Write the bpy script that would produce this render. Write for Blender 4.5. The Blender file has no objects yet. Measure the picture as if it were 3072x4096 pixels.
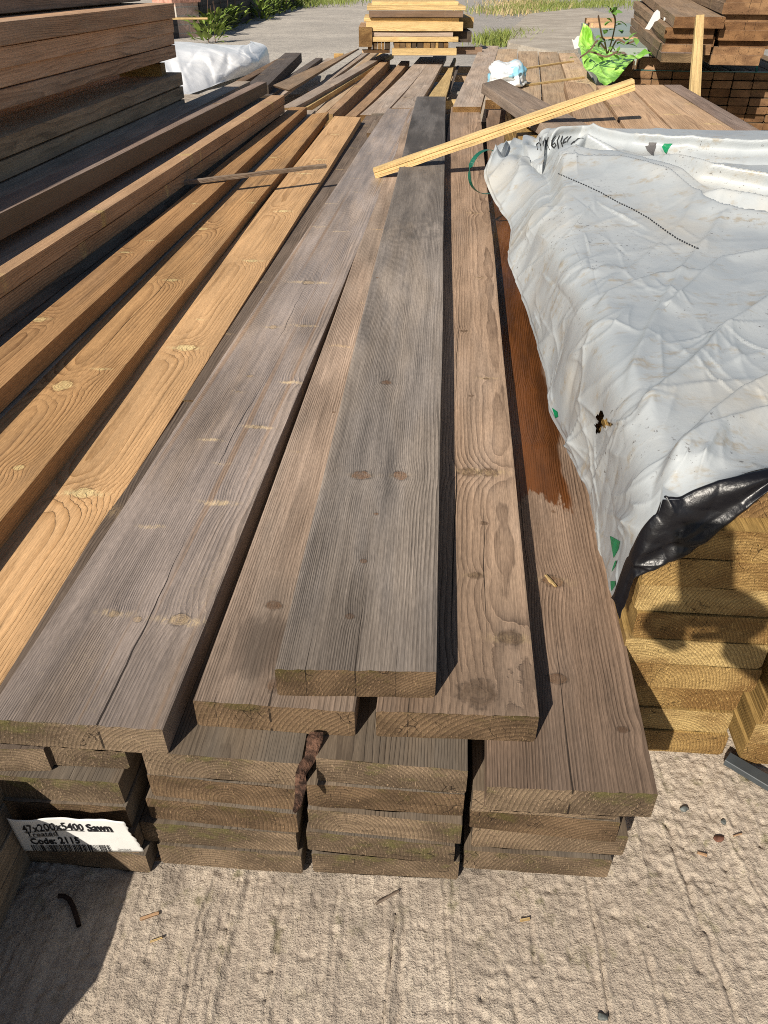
import bpy, bmesh, math, random
import numpy as np
from mathutils import Vector, Matrix
from mathutils.bvhtree import BVHTree
random.seed(7)
rng = np.random.default_rng(11)
SC = bpy.context.scene
COL = SC.collection
R = math.radians
# ------------------------------------------------------------------ survey helpers
# the camera stands 1.036 m above the concrete; depths are given below the camera
G = 1.036
F, CX, CY, PITCH = 3076.0, 1536.0, 2048.0, R(35.1)
cp, sp = math.cos(PITCH), math.sin(PITCH)
def ray(x, y):
    u = (x-CX)/F; v = (y-CY)/F
    return Vector((u, cp-v*sp, -(sp+v*cp)))
def at(x, y, z):                     # surveyed point at depth z below the camera
    r = ray(x, y); t = z/-r.z
    return Vector((r.x*t, r.y*t, G-z))
def atD(x, y, D):                    # surveyed point at distance D ahead
    r = ray(x, y); t = D/r.y
    return Vector((r.x*t, D, G+r.z*t))
AZ = R(4.6)                          # heading of the main stack
DIR = Vector((math.sin(AZ), math.cos(AZ), 0)); PERP = Vector((math.cos(AZ), -math.sin(AZ), 0))

# ------------------------------------------------------------------ noise
def _hash(ix, iy, iz, s):
    h = (ix*374761393 + iy*668265263 + iz*2147483647 + s*974634541) & 0xffffffff
    h = ((h ^ (h >> 13))*1274126177) & 0xffffffff
    h = ((h ^ (h >> 16))*2246822519) & 0xffffffff
    return ((h ^ (h >> 15)) & 0xffffff)/float(0xffffff)
def vn(x, y, z=0.0, s=0):
    x = np.asarray(x, float); y = np.asarray(y, float); z = np.zeros_like(x)+z
    xi = np.floor(x).astype(np.int64); yi = np.floor(y).astype(np.int64); zi = np.floor(z).astype(np.int64)
    fx, fy, fz = x-xi, y-yi, z-zi
    fx, fy, fz = [q*q*q*(q*(q*6-15)+10) for q in (fx, fy, fz)]
    o = 0
    for a in (0, 1):
        for b in (0, 1):
            for c in (0, 1):
                w = (fx if a else 1-fx)*(fy if b else 1-fy)*(fz if c else 1-fz)
                o = o + w*_hash(xi+a, yi+b, zi+c, s)
    return o*2-1
def fbm(x, y, s=0, oct=4, lac=2.1, g=.5):
    o = 0; a = 1
    for k in range(oct):
        o = o+a*vn(x, y, 0, s+k*17); x = x*lac+3.1; y = y*lac+1.7; a *= g
    return o

# ------------------------------------------------------------------ object helpers
def tag(o, label=None, cat=None, group=None, kind=None):
    if label: o['label'] = label
    if cat: o['category'] = cat
    if group: o['group'] = group
    if kind: o['kind'] = kind
    elif cat: o['kind'] = 'thing'
    return o
def link(name, me, mats=(), parent=None, smooth=False):
    for m in (mats if isinstance(mats, (list, tuple)) else [mats]): me.materials.append(m)
    o = bpy.data.objects.new(name, me); COL.objects.link(o)
    if parent: o.parent = parent
    if smooth:
        me.polygons.foreach_set('use_smooth', [True]*len(me.polygons))
    me.update()
    return o
def mesh(name, vs, fs):
    me = bpy.data.meshes.new(name); me.from_pydata([tuple(v) for v in vs], [], fs); me.update(); return me
def empty(name, loc, rz=0):
    o = bpy.data.objects.new(name, None); COL.objects.link(o); o.location = loc; o.rotation_euler[2] = rz
    o.empty_display_size = .05
    return o
def smooth_by_angle(o, a=35):
    me = o.data
    me.polygons.foreach_set('use_smooth', [True]*len(me.polygons))
    try: me.set_sharp_from_angle(angle=R(a))
    except Exception: pass

# ------------------------------------------------------------------ node helper
class T:
    def __init__(s, name):
        s.m = bpy.data.materials.new(name); s.m.use_nodes = True
        s.t = s.m.node_tree; s.t.nodes.clear()
        s.out = s.n('ShaderNodeOutputMaterial'); s.b = s.n('ShaderNodeBsdfPrincipled')
        s.l(s.b.outputs[0], s.out.inputs[0])
    def n(s, k): return s.t.nodes.new(k)
    def l(s, a, b): s.t.links.new(a, b)
    def put(s, sock, v):
        if isinstance(v, bpy.types.NodeSocket): s.l(v, sock)
        elif v is not None:
            if sock.type == 'RGBA' and len(v) == 3: v = (*v, 1)
            sock.default_value = v
    def M(s, op, a, b=None, c=None, clamp=False):
        n = s.n('ShaderNodeMath'); n.operation = op; n.use_clamp = clamp
        s.put(n.inputs[0], a); s.put(n.inputs[1], b)
        if c is not None: s.put(n.inputs[2], c)
        return n.outputs[0]
    def mix(s, f, a, b, mode='MIX'):
        n = s.n('ShaderNodeMix'); n.data_type = 'RGBA'; n.blend_type = mode
        s.put(n.inputs[0], f); s.put(n.inputs[6], a); s.put(n.inputs[7], b)
        return n.outputs[2]
    def xyz(s, x, y, z):
        n = s.n('ShaderNodeCombineXYZ'); s.put(n.inputs[0], x); s.put(n.inputs[1], y); s.put(n.inputs[2], z); return n.outputs[0]
    def sep(s, v):
        n = s.n('ShaderNodeSeparateXYZ'); s.l(v, n.inputs[0]); return n.outputs
    def noise(s, v, sc=1, det=2, rough=.5, dist=0):
        n = s.n('ShaderNodeTexNoise'); s.put(n.inputs['Vector'], v)
        n.inputs['Scale'].default_value = sc; n.inputs['Detail'].default_value = det
        n.inputs['Roughness'].default_value = rough; n.inputs['Distortion'].default_value = dist
        return n.outputs['Fac']
    def step(s, v, a, b):            # smoothstep a..b -> 0..1
        n = s.n('ShaderNodeMapRange'); n.interpolation_type = 'SMOOTHSTEP'
        s.put(n.inputs[0], v); n.inputs[1].default_value = a; n.inputs[2].default_value = b
        n.inputs[3].default_value = 0; n.inputs[4].default_value = 1
        return n.outputs[0]
    def scale(s, v, k):
        n = s.n('ShaderNodeVectorMath'); n.operation = 'MULTIPLY'; s.put(n.inputs[0], v); n.inputs[1].default_value = k; return n.outputs[0]
    def bump(s, h, d=.001, st=1.0, nrm=None):
        n = s.n('ShaderNodeBump'); n.inputs['Strength'].default_value = st; n.inputs['Distance'].default_value = d
        s.put(n.inputs['Height'], h)
        if nrm is not None: s.l(nrm, n.inputs['Normal'])
        return n.outputs[0]
    def obj(s): return s.n('ShaderNodeTexCoord').outputs['Object']
    def fin(s, col, rough=.7, spec=.3, nrm=None, **k):
        s.put(s.b.inputs['Base Color'], col); s.put(s.b.inputs['Roughness'], rough)
        s.b.inputs['Specular IOR Level'].default_value = spec
        if nrm is not None: s.l(nrm, s.b.inputs['Normal'])
        for a, v in k.items(): s.put(s.b.inputs[a.replace('_', ' ')], v)
        return s.m

def wood(name, light, dark, weather=(.17, .15, .14), wamt=.5, freq=210, ringamt=.8, fib=.5, knots=.55, kr=.018,
         knotcol=(.17, .092, .05), halo=(.5, .36, .2), haloamt=.8, end1=(.14, .11, .06), end2=(.06, .05, .03), moss=.0,
         rough=.8, spec=.16, pale=.0, cracks=(), wet=None, mold=.0, bumpd=.0012, streaks=0.0, sidecol=None, stain=None, val=1.0, pith=.2, kl=None, poff=.16, dirt=0.0, kw=.0065):
    g = T(name); tc = g.n('ShaderNodeTexCoord'); P = tc.outputs['Object']
    a = g.n('ShaderNodeAttribute'); a.attribute_type = 'OBJECT'; a.attribute_name = 'seed'; sd = a.outputs['Fac']
    x, y, z = g.sep(P)
    ys = g.M('MULTIPLY_ADD', sd, 17.31, y)
    V = g.xyz(x, ys, z)
    fr1 = g.M('FRACT', g.M('MULTIPLY', sd, 7.77)); fr2 = g.M('FRACT', g.M('MULTIPLY', sd, 3.19)); fr3 = g.M('FRACT', g.M('MULTIPLY', sd, 11.3))
    low = g.noise(g.scale(V, (5, .8, 5)), 1, 2)
    # knots
    KS = 4.2
    kx = g.M('MULTIPLY_ADD', x, KS, g.M('MULTIPLY', sd, 5.3)); ky = g.M('MULTIPLY', ys, KS*.8)
    dn = g.M('MULTIPLY', g.M('SUBTRACT', g.noise(V, 55, 4, .6), .5), .95 if kl else .7)
    if kl:
        warp = qm = scs = None
        wob2 = g.M('MULTIPLY', g.M('SUBTRACT', g.noise(g.scale(V, (25, 6, 25)), 1, 2), .5), .025)
        P2 = g.xyz(x, y, 0); P3 = g.xyz(x, g.M('ADD', y, wob2), 0)
        for (kx, ky, r, core_, scf) in kl:
            def dist(vec, sx, sy):
                a_ = g.n('ShaderNodeVectorMath'); a_.operation = 'SUBTRACT'; g.l(vec, a_.inputs[0]); a_.inputs[1].default_value = (kx, ky, 0)
                b_ = g.n('ShaderNodeVectorMath'); b_.operation = 'MULTIPLY'; g.l(a_.outputs[0], b_.inputs[0]); b_.inputs[1].default_value = (1/sx, 1/sy, 0)
                c_ = g.n('ShaderNodeVectorMath'); c_.operation = 'LENGTH'; g.l(b_.outputs[0], c_.inputs[0]); return c_.outputs['Value']
            q0 = g.M('ADD', dist(P2, r*(.85+.5*((kx*37+ky*11) % 1)), r*(.8+.35*((kx*17+ky*29) % 1))), dn)
            w_ = g.M('EXPONENT', g.M('MULTIPLY', g.M('POWER', q0, 1.6), -.2)); w_ = g.M('MULTIPLY', w_, min(1.3, r/.015))
            warp = w_ if warp is None else g.M('ADD', warp, w_)
            if core_:
                qq = g.M('ADD', q0, .25*(1-min(core_, 1)))
                qm = qq if qm is None else g.M('MINIMUM', qm, qq)
            if scf:
                e_ = g.M('MULTIPLY', g.M('EXPONENT', g.M('MULTIPLY', g.M('POWER', dist(P3, .020+r*1.5*min(scf, 1.3), .004+r*.40), 2), -1)), min(scf, 1.1))
                scs = e_ if scs is None else g.M('ADD', scs, e_)
        q = qm; ex = 1.0; dm = g.M('MULTIPLY', qm, .015)
        scsrc = scs
    else:
        vo = g.n('ShaderNodeTexVoronoi'); vo.voronoi_dimensions = '2D'; vo.inputs['Scale'].default_value = 1
        g.l(g.xyz(kx, ky, 0), vo.inputs['Vector'])
        cr = g.sep(vo.outputs['Color']); pos = g.sep(vo.outputs['Position'])
        ex = g.M('LESS_THAN', cr[0], knots)
        dx = g.M('DIVIDE', g.M('SUBTRACT', kx, pos[0]), KS); dy = g.M('DIVIDE', g.M('SUBTRACT', ky, pos[1]), KS*.8)
        dm = g.M('SQRT', g.M('ADD', g.M('POWER', dx, 2), g.M('MULTIPLY', g.M('POWER', dy, 2), .8)))
        dm = g.M('MULTIPLY_ADD', dn, .018, dm)
        rk = g.M('MULTIPLY_ADD', cr[1], kr*.75, kr*.3)
        q = g.M('DIVIDE', dm, rk)
        warp = g.M('MULTIPLY', ex, g.M('EXPONENT', g.M('MULTIPLY', g.M('POWER', q, 1.6), -.22)))
    # rings
    px = g.M('MULTIPLY_ADD', g.M('SUBTRACT', fr1, .5), pith, g.M('MULTIPLY', g.M('SUBTRACT', low, .5), .014 if kl else .035))
    if kl: px = g.M('ADD', px, g.M('MULTIPLY_ADD', g.M('GREATER_THAN', fr1, .5), poff, -poff/2))
    pz = g.M('MULTIPLY_ADD', fr2, -.10, -.035)
    pz = g.M('MULTIPLY_ADD', g.M('SUBTRACT', g.noise(g.xyz(0, g.M('MULTIPLY', ys, .55), sd), 1, 1), .5), .006 if kl else .02, pz)
    Rr = g.M('SQRT', g.M('ADD', g.M('POWER', g.M('SUBTRACT', x, px), 2), g.M('POWER', g.M('SUBTRACT', z, pz), 2)))
    Rr = g.M('MULTIPLY_ADD', warp, kw if kl else .012, Rr)
    fine = g.noise(g.scale(V, (22, 3, 22)), 1, 3)
    ph = g.M('ADD', g.M('MULTIPLY', Rr, freq*1.5), g.M('MULTIPLY', fine, 1.8))
    ph = g.M('MULTIPLY_ADD', g.noise(g.xyz(g.M('MULTIPLY', Rr, 30), sd, 0), 1, 1), 3.0, ph)
    frc = g.M('FRACT', ph)
    ring = g.M('MULTIPLY', g.M('POWER', frc, 2.2), g.step(frc, 1.0, .9))
    ring = g.M('MULTIPLY', ring, g.M('MULTIPLY_ADD', g.step(g.noise(g.scale(V, (14, 2.5, 14)), 1, 3), .3, .7), .75, .3))
    fiber = g.noise(g.scale(V, (380, 9, 380)), 1, 3, .7); spk = g.noise(g.scale(V, (520, 60, 520)), 1, 2, .6)
    fib2 = g.noise(g.scale(V, (90, 2.2, 90)), 1, 3, .6)
    nrm = g.sep(tc.outputs['Normal'])
    endm = g.step(g.M('ABSOLUTE', nrm[1]), .55, .8)
    f = g.M('ADD', g.M('MULTIPLY', ring, ringamt*1.25), g.M('MULTIPLY', g.M('SUBTRACT', fiber, .42), g.M('MULTIPLY', fib, 2.6)), clamp=True)
    col = g.mix(f, light, dark)
    tone = g.M('MULTIPLY_ADD', g.M('SUBTRACT', fib2, .5), .8, 1.0); tone = g.M('MULTIPLY_ADD', g.M('SUBTRACT', spk, .5), .9, tone)
    tone = g.M('MULTIPLY_ADD', g.M('SUBTRACT', g.noise(g.scale(V, (12, 4, 12)), 1, 3), .5), .45, tone)
    tone = g.M('MULTIPLY', tone, g.M('MULTIPLY_ADD', fr3, .3, .85*val))
    pt = g.noise(g.scale(V, (11, 1.3, 11)), 1, 5, .62); tone = g.M('MULTIPLY', tone, g.M('MULTIPLY_ADD', g.M('SUBTRACT', pt, .5), 1.3 if dirt else .8, 1.0))
    # weathering in broad lengthwise patches
    wn = g.noise(g.scale(V, (7, 1.1, 7)), 1, 4, .6)
    wm = g.M('MULTIPLY', g.step(wn, .62-.32*wamt, .72-.2*wamt), wamt, clamp=True)
    col = g.mix(wm, col, g.mix(g.M('MULTIPLY', ring, .75), weather, tuple(c*.45 for c in weather)))
    if mold:
        mn = g.noise(g.scale(V, (16, 2.2, 16)), 1, 4, .7)
        col = g.mix(g.M('MULTIPLY', g.step(mn, .52, .7), mold), col, (.045, .042, .042))
    if streaks:                       # warm fresh-wood streaks through the grey
        sn = g.noise(g.scale(V, (45, .35, 45)), 1, 2)
        col = g.mix(g.M('MULTIPLY', g.step(sn, .58, .68), streaks), col, (.33, .19, .09))
    if pale:
        pn = g.noise(g.scale(V, (300, 110, 300)), 1, 3, .7); pm = g.noise(g.scale(V, (9, 3, 9)), 1, 3)
        col = g.mix(g.M('MULTIPLY', g.M('MULTIPLY', g.step(pn, .55, .68), g.step(pm, .5, .66)), pale), col, (.55, .44, .3))
    # pale scuffs across the knots
    if kl: sc = scsrc
    else: sc = g.M('EXPONENT', g.M('MULTIPLY', g.M('ADD', g.M('POWER', g.M('DIVIDE', dx, .05), 2), g.M('POWER', g.M('DIVIDE', g.M('ADD', dy, g.M('MULTIPLY', g.M('SUBTRACT', fine, .5), .03)), g.M('MULTIPLY_ADD', cr[1], .02, .006)), 2)), -1))
    sc = g.M('MULTIPLY', g.M('MULTIPLY', sc, ex), g.step(g.noise(g.scale(V, (170, 45, 170)), 1, 5, .8), .40, .54), clamp=True)
    sc = g.M('MULTIPLY', g.step(sc, .08, .75), g.M('MULTIPLY_ADD', g.noise(g.scale(V, (9, 5, 9)), 1, 2), 1.3, .1), clamp=True)
    col = g.mix(g.M('MULTIPLY', sc, haloamt), col, halo)
    core = g.M('MULTIPLY', ex, g.step(q, 1.0, .8))
    kring = g.M('MULTIPLY_ADD', g.M('SINE', g.M('MULTIPLY', dm, 1700)), .3, .95)
    kc = g.mix(.5, knotcol, halo) if haloamt > .9 else knotcol
    kcol = g.mix(1, kc, g.xyz(kring, kring, kring), 'MULTIPLY')
    kv = g.step(g.noise(g.scale(V, (120, 90, 120)), 1, 3, .7), .3, .7)
    col = g.mix(g.M('MULTIPLY', core, g.M('MULTIPLY_ADD', kv, .45, .45)), col, kcol)
    rim = g.M('MULTIPLY', ex, g.M('EXPONENT', g.M('MULTIPLY', g.M('POWER', g.M('DIVIDE', g.M('SUBTRACT', q, 1.0), .13), 2), -1)))
    col = g.mix(g.M('MULTIPLY', g.M('MULTIPLY', rim, kv), .75), col, tuple(c*.35 for c in dark))
    h = g.M('ADD', g.M('MULTIPLY', ring, .55), g.M('MULTIPLY', fiber, .6))
    h = g.M('MULTIPLY_ADD', warp, .6, h)
    col = g.mix(1, col, g.xyz(tone, tone, tone), 'MULTIPLY')
    if sidecol:
        sm = g.step(g.M('ABSOLUTE', nrm[0]), .6, .85)
        col = g.mix(g.M('MULTIPLY', sm, .75), col, sidecol)
    if stain:                         # big dark or warm patch: (y0, y1, soft, colour, amount, xmin, xmax)
        for (y0, y1, so, sc_, am, x0, x1) in stain:
            yw = g.M('MULTIPLY_ADD', g.M('SUBTRACT', g.noise(g.scale(V, (38, 9, 38)), 1, 5, .65), .5), so*3.0, y)
            xw = g.M('MULTIPLY_ADD', g.M('SUBTRACT', g.noise(g.scale(V, (14, 5, 14)), 1, 3), .5), .06, x)
            ms = g.M('MULTIPLY', g.step(yw, y0-so*(.12 if wet else .3), y0+so*(.12 if wet else .3)), g.step(yw, y1+so*.3, y1-so*.3))
            ms = g.M('MULTIPLY', ms, g.M('MULTIPLY', g.step(xw, x0-.006, x0+.006), g.step(xw, x1+.006, x1-.006)))
            sc2 = g.mix(g.M('ADD', g.M('MULTIPLY', f, .7), g.step(wn, .4, .62), clamp=True), sc_, tuple(c*.38 for c in sc_))
            col = g.mix(g.M('MULTIPLY', ms, am), col, sc2)
            if wet: rough = g.M('MULTIPLY_ADD', ms, wet-rough, rough) if isinstance(rough, float) else rough
    # drying checks that run in from the ends
    ckh = None
    def crack(x0, y0, y1, w, wav):
        cx_ = g.M('MULTIPLY_ADD', g.M('SUBTRACT', g.noise(g.xyz(g.M('ADD', sd, x0*31), g.M('MULTIPLY', y, 2.2), 0), 1, 5, .5), .5), wav, x0)
        d = g.M('ABSOLUTE', g.M('SUBTRACT', x, cx_))
        L = y1-y0; w = w*.42
        wl = g.M('MULTIPLY', g.step(y, y1, y0-L*.25), w) if y0 <= .01 else g.M('MULTIPLY', g.M('MULTIPLY', g.step(y, y0, y0+L*.4), g.step(y, y1, y0+L*.6)), w)
        return g.M('LESS_THAN', d, wl)
    for c in cracks:
        k = crack(*c); ckh = k if ckh is None else g.M('MAXIMUM', ckh, k)
    if ckh is not None:
        col = g.mix(g.M('MULTIPLY', ckh, .93), col, (.008, .006, .005))
        h = g.M('MULTIPLY_ADD', ckh, -2.5, h)
    if dirt:
        dn_ = g.M('MULTIPLY_ADD', g.M('SUBTRACT', g.noise(g.scale(V, (20, 12, 20)), 1, 4, .65), .5), .35, y)
        dk = g.M('MULTIPLY', g.step(dn_, .42, -.05), dirt*1.15)
        col = g.mix(dk, col, (.075, .058, .045))
    # end grain
    er = g.M('FRACT', g.M('MULTIPLY', Rr, freq*.9)); er = g.M('POWER', er, 1.5)
    en = g.noise(g.scale(V, (40, 40, 60)), 1, 4, .65); ek = g.noise(g.scale(V, (9, 9, 14)), 1, 3)
    ec = g.mix(g.step(ek, .35, .65), end1, end2)
    ec = g.mix(g.M('MULTIPLY', er, .62), ec, tuple(c*.3 for c in end2))
    saw = g.noise(g.xyz(g.M('MULTIPLY', x, 30), 0, g.M('MULTIPLY', g.M('MULTIPLY_ADD', x, .25, z), 700)), 1, 2, .6); ec = g.mix(g.M('MULTIPLY', g.step(saw, .5, .7), .3), ec, tuple(c*.5 for c in end2))
    es = g.noise(g.scale(V, (600, 600, 160)), 1, 2, .7)
    ec = g.mix(g.M('MULTIPLY', g.step(es, .58, .72), .45), ec, tuple(min(1, c*2.3) for c in end1))
    ec = g.mix(g.M('MULTIPLY', g.step(g.noise(g.scale(V, (4, 1, 60)), 1, 3), .55, .75), .35), ec, tuple(c*.5 for c in end2))
    if moss:
        ec = g.mix(g.M('MULTIPLY', g.step(g.M('MULTIPLY_ADD', z, 6.0, g.M('ADD', en, ek)), .95, 1.25), moss), ec, (.09, .1, .022))
        ec = g.mix(g.M('MULTIPLY', g.step(g.noise(g.scale(V, (330, 330, 330)), 1, 2), .62, .75), moss*.6), ec, (.3, .28, .13))
    tint_ = g.mix(g.step(fr3, .35, .65), (1.12, 1.05, .98), (.80, .66, .52)); ec = g.mix(.8, ec, tint_, 'MULTIPLY')
    # radial checks on the end
    ang = g.M('ARCTAN2', g.M('SUBTRACT', x, px), g.M('SUBTRACT', z, pz))
    an = g.M('MULTIPLY_ADD', g.noise(g.scale(V, (60, 60, 60)), 1, 1), .22, g.M('MULTIPLY', ang, 3.2))
    rc = g.noise(g.xyz(g.M('MULTIPLY', an, 2.6), g.M('MULTIPLY', sd, 9), g.M('MULTIPLY', Rr, 22)), 1, 1)
    rad = g.M('MULTIPLY', g.step(g.M('ABSOLUTE', g.M('SUBTRACT', rc, .5)), .007, .002), g.step(g.noise(g.scale(V, (22, 22, 30)), 1, 1), .54, .64))
    ec = g.mix(g.M('MULTIPLY', rad, .6), ec, (.02, .015, .011))
    if ckh is not None: ec = g.mix(g.M('MULTIPLY', ckh, g.M('MULTIPLY', g.step(g.noise(g.scale(V, (1, 1, 70)), 1, 2), .42, .55), .85)), ec, (.008, .006, .005))
    col = g.mix(endm, col, ec)
    he = g.M('ADD', g.M('MULTIPLY', en, 1.6), g.M('MULTIPLY', es, .9)); he = g.M('MULTIPLY_ADD', rad, -2.0, he)
    mh = g.n('ShaderNodeMix'); mh.data_type = 'FLOAT'; g.put(mh.inputs[0], endm); g.put(mh.inputs[2], h); g.put(mh.inputs[3], he)
    if isinstance(rough, float): rough = g.M('MULTIPLY_ADD', g.M('SUBTRACT', fib2, .5), .2, rough)
    return g.fin(col, rough, spec, g.bump(mh.outputs[0], bumpd*1.6))

S = 1.852
def rowpts(A, B, zA, zB, D0=None, D1=None):
    def pts(Rw, z):
        zz = z if isinstance(z, tuple) else (z, z)
        if isinstance(Rw[0], tuple): return at(*Rw[0], zz[0]), at(*Rw[1], zz[1])
        return at(Rw[1], Rw[0], zz[0]), at(Rw[2], Rw[0], zz[1])
    al, ar = pts(A, zA); bl, br = pts(B, zB)
    ext = lambda p, q, D: p+(q-p)*((D-p.y)/(q.y-p.y))
    nl, nr, fl, fr = al, ar, bl, br
    if D0 is not None: nl, nr = ext(al, bl, D0), ext(ar, br, D0)
    if D1 is not None: fl, fr = ext(al, bl, D1), ext(ar, br, D1)
    return nl, nr, fl, fr
def corner(nlp, nrp, flp, frp, zn, zf): return at(*nlp, zn), at(*nrp, zn), at(*flp, zf), at(*frp, zf)
HERO = dict(
 top=corner((1097, 2677), (1747, 2687), (1667, 386), (1783, 386), .705, .705),
 l2a=corner((773, 2803), (1415, 2848), (1640, 430), (1745, 430), .752, .752),
 l2b=corner((1500, 2845), (2156, 2868), (1805, 427), (1918, 429), .752, .752),
 big=corner((-70, 2874), (645, 2920), (1550, 434), (1660, 434), .752, .752),
 r4=corner((1953, 3147), (2638, 3178), (1946, 440), (2030, 440), .799, .80),
 orange=rowpts((2100, 24, 410), ((1336, 464), (1445, 469)), .80, .752, D0=.2),
 ochre=rowpts((1600, 66, 393), ((1237, 457), (1326, 447)), .757, .745, D0=.22),
 beam=rowpts((1388, 0, 181), (428, 1163, 1226), .705, .705, D0=.24))
def local(key, lst):
    nl, nr, fl, fr = HERO[key]; o = (nl+nr)/2; yv = ((fl+fr)/2-o).normalized(); xv = (nr-nl); xv = (xv-yv*xv.dot(yv)).normalized()
    out = []
    for (x, y, r, core, sc) in lst:
        r_ = ray(x*S, y*S)           # onto the board's top face
        n = xv.cross(yv); t = (o-Vector((0, 0, G))).dot(n)/r_.dot(n); p = Vector((0, 0, G))+r_*t
        d = p-o; out.append((d.dot(xv), d.dot(yv), r, core, sc))
    return out
KN = dict(
 big=[(665, 610, .022, .5, 1.6), (590, 706, .012, 1, .6), (655, 703, .012, .3, 1), (540, 812, .008, 1, .3), (632, 826, .008, 0, 1), (515, 845, .006, .5, .5), (555, 922, .009, .3, 1), (455, 950, .007, 0, .8), (470, 1086, .012, 0, .9), (325, 1138, .007, 0, .8),
      (245, 1326, .010, .2, .7), (388, 1338, .013, .4, 1), (297, 1338, .006, 1, .2), (690, 490, .008, 0, 1), (735, 500, .008, 0, 1), (712, 440, .008, 0, .8), (765, 385, .008, 0, .9), (770, 415, .008, 0, .7), (800, 330, .01, 0, .7), (480, 1000, .005, 0, .5)],
 top=[(780, 1027, .015, 1, .5), (865, 1027, .014, 1, .5), (835, 826, .012, .6, 0), (755, 1331, .006, 1, 0), (785, 1212, .007, .6, 0), (812, 1110, .004, .6, .2), (815, 600, .005, .5, .3)],
 l2a=[(740, 748, .008, 0, 1.5), (592, 1308, .010, 1, .3), (640, 976, .005, 0, .6), (816, 495, .008, 0, 1), (795, 655, .007, 0, .8), (720, 890, .004, .4, .3), (590, 1480, .012, .4, .2)],
 l2b=[(1012, 1020, .016, .8, .6), (1056, 1020, .017, 1, .8), (1102, 1376, .017, 1.2, .8), (1032, 1496, .024, 1, .3), (1028, 1243, .009, 1, .5), (1052, 818, .008, .4, .8), (1018, 855, .005, .8, 0), (1002, 715, .009, .8, .4), (1022, 460, .012, .2, .9), (1035, 600, .008, .3, .5), (1045, 1130, .006, .7, .1)],
 r4=[(1195, 1255, .018, .6, .8), (1165, 962, .016, 1, .2), (1205, 1466, .012, 1, .4), (1345, 1576, .007, .8, .1), (1150, 840, .01, .8, .1), (1195, 1105, .005, .5, .2)],
 orange=[(180, 1065, .02, 1, .9), (402, 751, .021, 1, .9), (545, 563, .018, 1, .8), (612, 456, .018, 1, .9), (655, 375, .014, .8, 1), (690, 345, .014, .8, .9), (430, 690, .006, .5, .6), (725, 290, .012, .5, .8)],
 ochre=[(135, 833, .024, 1, .5), (220, 797, .006, .4, 1), (372, 605, .016, 1, .7), (437, 494, .02, 1, .6), (545, 438, .012, .6, .7), (590, 340, .012, .3, .8), (40, 1010, .01, .6, .3)],
 beam=[(85, 690, .018, 1, .6), (270, 545, .011, 1, .7), (325, 520, .007, .5, .6), (420, 440, .01, .6, .6)])
KN = {k: local(k, v) for k, v in KN.items()}
GR = dict(end1=(.20, .152, .105), end2=(.085, .063, .043), moss=.42, dirt=.4)
W = {}
W['grey'] = wood('weathered_wood', (.31, .235, .18), (.11, .08, .06), (.27, .22, .18), .55, knots=.4, halo=(.5, .38, .24), haloamt=.7, **GR)
W['lower'] = wood('weathered_lower_wood', (.28, .215, .15), (.11, .08, .055), (.23, .205, .17), .6, knots=.3, mold=.3, **GR)
W['strip'] = wood('dark_brown_weathered', (.185, .14, .108), (.07, .052, .04), (.16, .13, .11), .5, knots=.15, **GR)
W['top'] = wood('dark_grey_wood', kl=KN['top'], light=(.29, .242, .20), dark=(.085, .069, .057), weather=(.25, .22, .198), wamt=.6, knots=.3, kr=.013, halo=(.46, .35, .23), haloamt=.6, mold=.35, freq=260,
    cracks=[(.0, 0, .2, .0022, .012), (-.062, 0, .11, .0014, .006), (.05, 0, .05, .001, .004)],
    stain=[(3.2, 6, .6, (.13, .125, .125), .7, -.3, .3), (2.0, 5.6, .5, (.16, .15, .145), .4, -.3, .3)], **GR)
W['big'] = wood('scuffed_grey_wood', kl=KN['big'], light=(.45, .35, .275), dark=(.14, .105, .08), weather=(.42, .345, .30), wamt=.75, knots=.62, kr=.022, halo=(.74, .56, .34), haloamt=.95, pale=.5, streaks=.5,
    cracks=[(.028, 0, .55, .0042, .05), (.02, .5, 1.0, .0018, .04), (.0, 1.1, 1.7, .0012, .05)], rough=.42, spec=.5, bumpd=.0013, **GR)
W['l2a'] = wood('pinkish_grey_wood', kl=KN['l2a'], light=(.41, .305, .23), dark=(.15, .107, .078), weather=(.345, .28, .225), wamt=.5, knots=.4, kr=.014, halo=(.5, .36, .22), freq=190,
    cracks=[(-.005, 0, .05, .004, .006), (-.075, 0, .035, .0012, .003), (-.03, 0, .03, .001, .003)],
    stain=[(.05, .15, .04, (.22, .165, .13), .6, -.075, .03)], **GR)
W['l2b'] = wood('brown_knotty_wood', poff=.1, kl=KN['l2b'], light=(.39, .27, .185), dark=(.135, .088, .06), weather=(.32, .245, .19), wamt=.4, knots=.6, kr=.026, knotcol=(.12, .075, .045), halo=(.5, .36, .2), freq=150,
    cracks=[(-.008, .05, .75, .0024, .03), (.04, .1, .5, .0014, .02), (-.01, .8, 1.5, .0016, .03), (-.06, 0, .05, .002, .003)], **GR)
W['r4'] = wood('red_brown_wood', kl=KN['r4'], light=(.365, .25, .175), dark=(.12, .078, .054), weather=(.31, .235, .185), wamt=.45, knots=.5, kr=.02, halo=(.46, .33, .2), freq=170, wet=.2,
    cracks=[(.0, 0, .36, .0028, .02), (-.035, .3, .75, .0013, .02)],
    stain=[(.62, 2.9, .10, (.19, .064, .016), .95, -.2, .05)], **GR)
W['orange'] = wood('fresh_orange_wood', kw=.013, poff=.03, pith=.05, kl=KN['orange'], light=(.62, .385, .195), dark=(.38, .215, .095), weather=(.52, .325, .17), wamt=.25, knots=.42, kr=.022, knotcol=(.58, .42, .19), halo=(.80, .64, .34), haloamt=.95,
    end1=(.3, .2, .08), end2=(.16, .1, .045), freq=150, fib=.35, rough=.6)
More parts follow.
